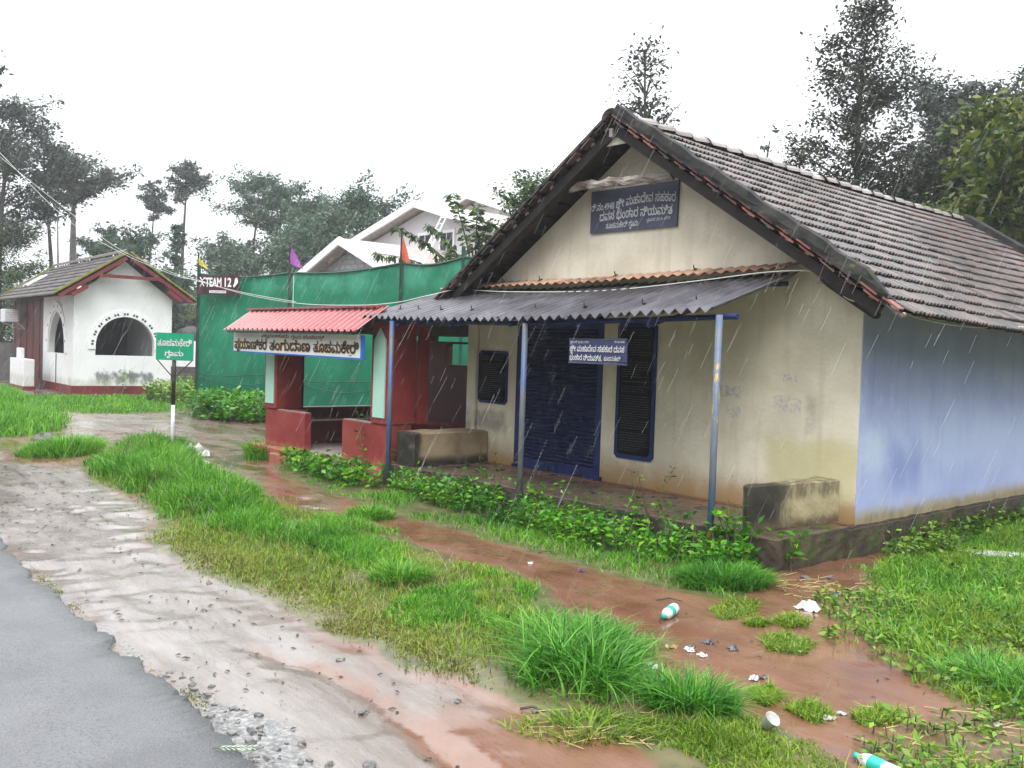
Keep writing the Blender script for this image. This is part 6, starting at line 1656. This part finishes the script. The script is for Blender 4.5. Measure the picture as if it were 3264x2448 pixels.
# crumpled paper and scraps
def scrap(name, label, cat, x, y, r_, mt_, seed, h=0.5, group=None):
    rng = np.random.default_rng(seed)
    n = 7
    vs_, fs_ = [], []
    for i in range(n + 1):
        for j in range(n + 1):
            u, v = i / n * 2 - 1, j / n * 2 - 1
            ed = max(abs(u), abs(v))
            vs_.append((u * r_ * (1 + rng.normal(0, 0.1)), v * r_ * 0.7 * (1 + rng.normal(0, 0.1)), max(0.0, r_ * h * (1 - ed) + rng.normal(0, r_ * 0.22)) + 0.004))
    for i in range(n):
        fs_ += [(i * (n + 1) + j, (i + 1) * (n + 1) + j, (i + 1) * (n + 1) + j + 1, i * (n + 1) + j + 1) for j in range(n)]
    o = MB().add(vs_, fs_).build(name, mt_, None)
    o.location = (x, y, gp(x, y)); o.rotation_euler = (0, 0, rng.uniform(0, 6.28))
    return prop(o, label, cat, group)
scrap("white_rag", "crumpled white rag on the red mud beside the right grass", "rag", 2.32, 7.22, 0.09, M['paper'], 1, 0.9)
scrap("plastic_bag", "torn white and black plastic bag in the grass right of the village sign", "plastic bag", -5.15, 15.6, 0.2, M['paper'], 2, 1.0)
scrap("paper_scrap", "white paper scrap on the mud below the torn bag", "paper", -4.72, 14.66, 0.12, M['paper'], 3, 0.3)
LIT = [(1.21, 6.12, 0.055, 'paper', "whitest crumpled tissue in the cluster of litter"), (1.27, 6.02, 0.045, 'paper', "small crumpled tissue touching the whitest one"), (1.10, 6.18, 0.05, 'straw', "cream coloured wrapper at the left of the litter cluster"), (1.36, 6.30, 0.06, 'bag', "grey plastic piece at the top of the litter cluster"), (1.50, 6.18, 0.06, 'bag', "dark grey plastic bag right of the white tissues"), (1.24, 6.20, 0.04, 'bag', "small grey plastic piece between the tissues and the wrapper"), (0.92, 5.78, 0.06, 'paper', "flat white wrapper beside the large grass clump"), (0.86, 6.22, 0.04, 'paper', "tiny white scrap right of the top of the large grass clump"), (1.50, 5.62, 0.05, 'paper', "white wrapper beside a dark bag near the small tuft"), (1.56, 5.64, 0.04, 'bag', "dark bag beside the white wrapper near the small tuft"), (1.76, 5.05, 0.05, 'paper', "white paper pieces in the dark mud above the fallen bottle"), (1.85, 5.12, 0.035, 'paper', "smaller white piece above the fallen bottle"), (2.64, 5.0, 0.03, 'paper', "white scrap by the straw at the lower right"), (2.70, 7.72, 0.05, 'bluescrap', "blue and white wrapper above the white rag"), (3.72, 8.68, 0.06, 'bluescrap', "blue wrapper in the grass right of the plinth plant"), (4.58, 8.78, 0.05, 'paper', "white scrap in the grass at the right edge"), (4.75, 10.2, 0.07, 'paper', "white scrap in the weeds under the blue wall"), (0.22, 8.55, 0.04, 'paper', "white scrap on the path edge under the weeds"), (-1.72, 9.3, 0.03, 'paper', "tiny white scrap in the lush grass"), (1.93, 6.16, 0.03, 'paper', "tiny white fleck on the mud right of the grey bags"), (0.66, 8.25, 0.035, 'bluescrap', "small dark scrap in the grass fringe of the path")]
for k, (x, y, r_, mt_, lab) in enumerate(LIT):
    scrap("litter_scrap", lab, "litter", x, y, r_ * 0.75, M[mt_], 50 + k, 0.35)
cs_ = thing("cement_sheet", "broken pale sheet lying in the grass at the right edge", "sheet", (5.1, 9.5, 0))
MB().box(-0.45, 0.6, -0.12, 0.12, 0.02, 0.04, Matrix.Rotation(-0.2, 4, 'Z')).build("board", M['whiteworn'], cs_)
# paper cup
cp = thing("foam_cup", "dented white foam cup lying in the grass at the bottom right", "cup", (1.37, 4.80, gp(1.37, 4.80) + 0.05), 0.4)
cv, cf = [], []
for i, (r_, z) in enumerate(((0.0, -0.05), (0.040, -0.05), (0.055, 0.045), (0.058, 0.05), (0.052, 0.044), (0.036, -0.04), (0.0, -0.04))):
    for k in range(14):
        a = 2 * math.pi * k / 14
        cv.append((r_ * math.cos(a) * (1 + 0.10 * math.sin(3 * a)), r_ * math.sin(a), z))
for i in range(6):
    cf += [(i * 14 + k, i * 14 + (k + 1) % 14, (i + 1) * 14 + (k + 1) % 14, (i + 1) * 14 + k) for k in range(14)]
o = MB().add(cv, cf).build("cup", M['paper'], cp, smooth=True); o.scale = (0.72, 0.72, 0.72); o.rotation_euler = (R(38), R(12), 0)
def bottle(label, x, y, ang, L_=0.27, r_=0.042):
    t = thing("plastic_bottle", label, "bottle", (x, y, gp(x, y) + r_ * 0.95), ang)
    def lathe(prof, name, mt_):
        vv, ff = [], []
        for a, rad in prof:
            for k in range(14):
                th = 2 * math.pi * k / 14
                vv.append((a, rad * math.cos(th), rad * math.sin(th)))
        for i in range(len(prof) - 1):
            ff += [(i * 14 + k, i * 14 + (k + 1) % 14, (i + 1) * 14 + (k + 1) % 14, (i + 1) * 14 + k) for k in range(14)]
        return MB().add(vv, ff).build(name, mt_, t, smooth=True)
    lathe([(-L_ / 2, 0.0), (-L_ / 2, r_ * 0.7), (-L_ / 2 + 0.015, r_), (-0.05, r_), (-0.045, r_ * 0.93), (-0.03, r_), (0.05, r_), (0.085, r_ * 0.8), (0.11, r_ * 0.36), (L_ / 2 - 0.005, r_ * 0.34), (L_ / 2 - 0.005, 0)], "bottle_body", M['bottle'])
    lathe([(-0.035, r_ * 1.015), (0.04, r_ * 1.015)], "wrapper", M['aqua'])
    lathe([(0.112, 0.0), (0.112, r_ * 0.42), (L_ / 2 + 0.006, r_ * 0.42), (L_ / 2 + 0.006, 0)], "cap", M['aqua'])
    return t
bottle("plastic bottle with an aqua label lying on the path before the litter", 1.20, 6.88, R(243))
bottle("plastic bottle with an aqua label cut by the bottom edge near the foam cup", 1.775, 4.40, R(120), 0.26, 0.038)
# leaf frond on the road
fl = thing("leaf_frond", "pale green leaf frond lying on the asphalt near the bottom", "leaf", (-1.30, 4.30, 0.052), R(6))
MB().tube([(-0.02, 0, 0), (0.17, 0.01, 0.004)], [0.0025, 0.001], 4).build("stalk", M['weedstem'], fl)
pal = mat("pale_leaf", [(0.34, 0.46, 0.32), (0.50, 0.60, 0.46)], 20, 0.5)
b = MB()
for k in range(7):
    x = 0.015 + k * 0.023
    for s in (-1, 1):
        b.add([(x, 0, 0.003), (x + 0.014, s * 0.016, 0.006), (x + 0.034, s * 0.030, 0.003), (x + 0.022, s * 0.012, 0.004)], [(0, 1, 2, 3)])
b.build("leaflets", pal, fl)

# ------------------------------------------------------------------ rain and air
def rain():
    rng = np.random.default_rng(900)
    n = 9500
    d = 3.6 + 22 * rng.uniform(0, 1, n) ** 0.75
    a = rng.uniform(-0.62, 0.62, n)
    x, y = d * np.tan(a), d
    z = rng.uniform(0.1, 7.5, n)
    dirv = np.array([0.42, 0.02, 1.0]); dirv = dirv / np.linalg.norm(dirv)
    L_ = rng.uniform(0.05, 0.22, n)
    dv = dirv + rng.normal(0, 0.03, (n, 3))
    p0 = np.stack([x, y, z], -1); p1 = p0 + dv * L_[:, None]
    # keep drops out of the buildings
    hx = (x - HA[0]) * math.cos(-HROT) - (y - HA[1]) * math.sin(-HROT)
    hy = (x - HA[0]) * math.sin(-HROT) + (y - HA[1]) * math.cos(-HROT)
    ok = ~((hx > -11) & (hx < 0.9) & (hy > -1.6) & (hy < 9) & (z < 5))
    p0, p1, d = p0[ok], p1[ok], d[ok]
    n = len(p0)
    r_ = 0.00030 * np.sqrt(d) * rng.uniform(0.7, 1.5, n)
    rows = []
    for k in range(3):
        th = 2 * math.pi * k / 3
        o_ = np.array([math.cos(th), math.sin(th), 0]) * r_[:, None]
        rows += [p0 + o_, p1 + o_]
    v = np.stack(rows, 1)
    b0 = np.arange(n)[:, None] * 6
    q_ = np.concatenate([np.concatenate([b0 + 2 * k, b0 + (2 * k + 2) % 6, b0 + (2 * k + 3) % 6, b0 + 2 * k + 1], 1) for k in range(3)])
    mt = mat("rain_water", [(0.75, 0.77, 0.80), (0.8, 0.82, 0.84)], 1, 0.1)
    t = mt.node_tree
    b = t.nodes["Principled BSDF"]
    b.inputs["Alpha"].default_value = 0.32
    o = mkobj("rain", fastmesh("rain", v.reshape(-1, 3), q_), None, mt)
    prop(o, "slanting rain drops falling through the whole scene", "rain", kind="stuff")
rain()
hm = bpy.data.materials.new("rain_haze"); hm.use_nodes = True
ht = hm.node_tree; ht.nodes.remove(ht.nodes["Principled BSDF"])
pv = ht.nodes.new("ShaderNodeVolumePrincipled")
pv.inputs["Color"].default_value = (0.95, 0.97, 1.0, 1)
pv.inputs["Density"].default_value = 0.0015
pv.inputs["Anisotropy"].default_value = 0.2
ht.links.new(pv.outputs[0], ht.nodes["Material Output"].inputs["Volume"])
hz = MB().box(-240, 240, -70, 350, -1.3, 21).build("haze", hm, None)
prop(hz, "thin rain haze", "haze", kind="stuff")
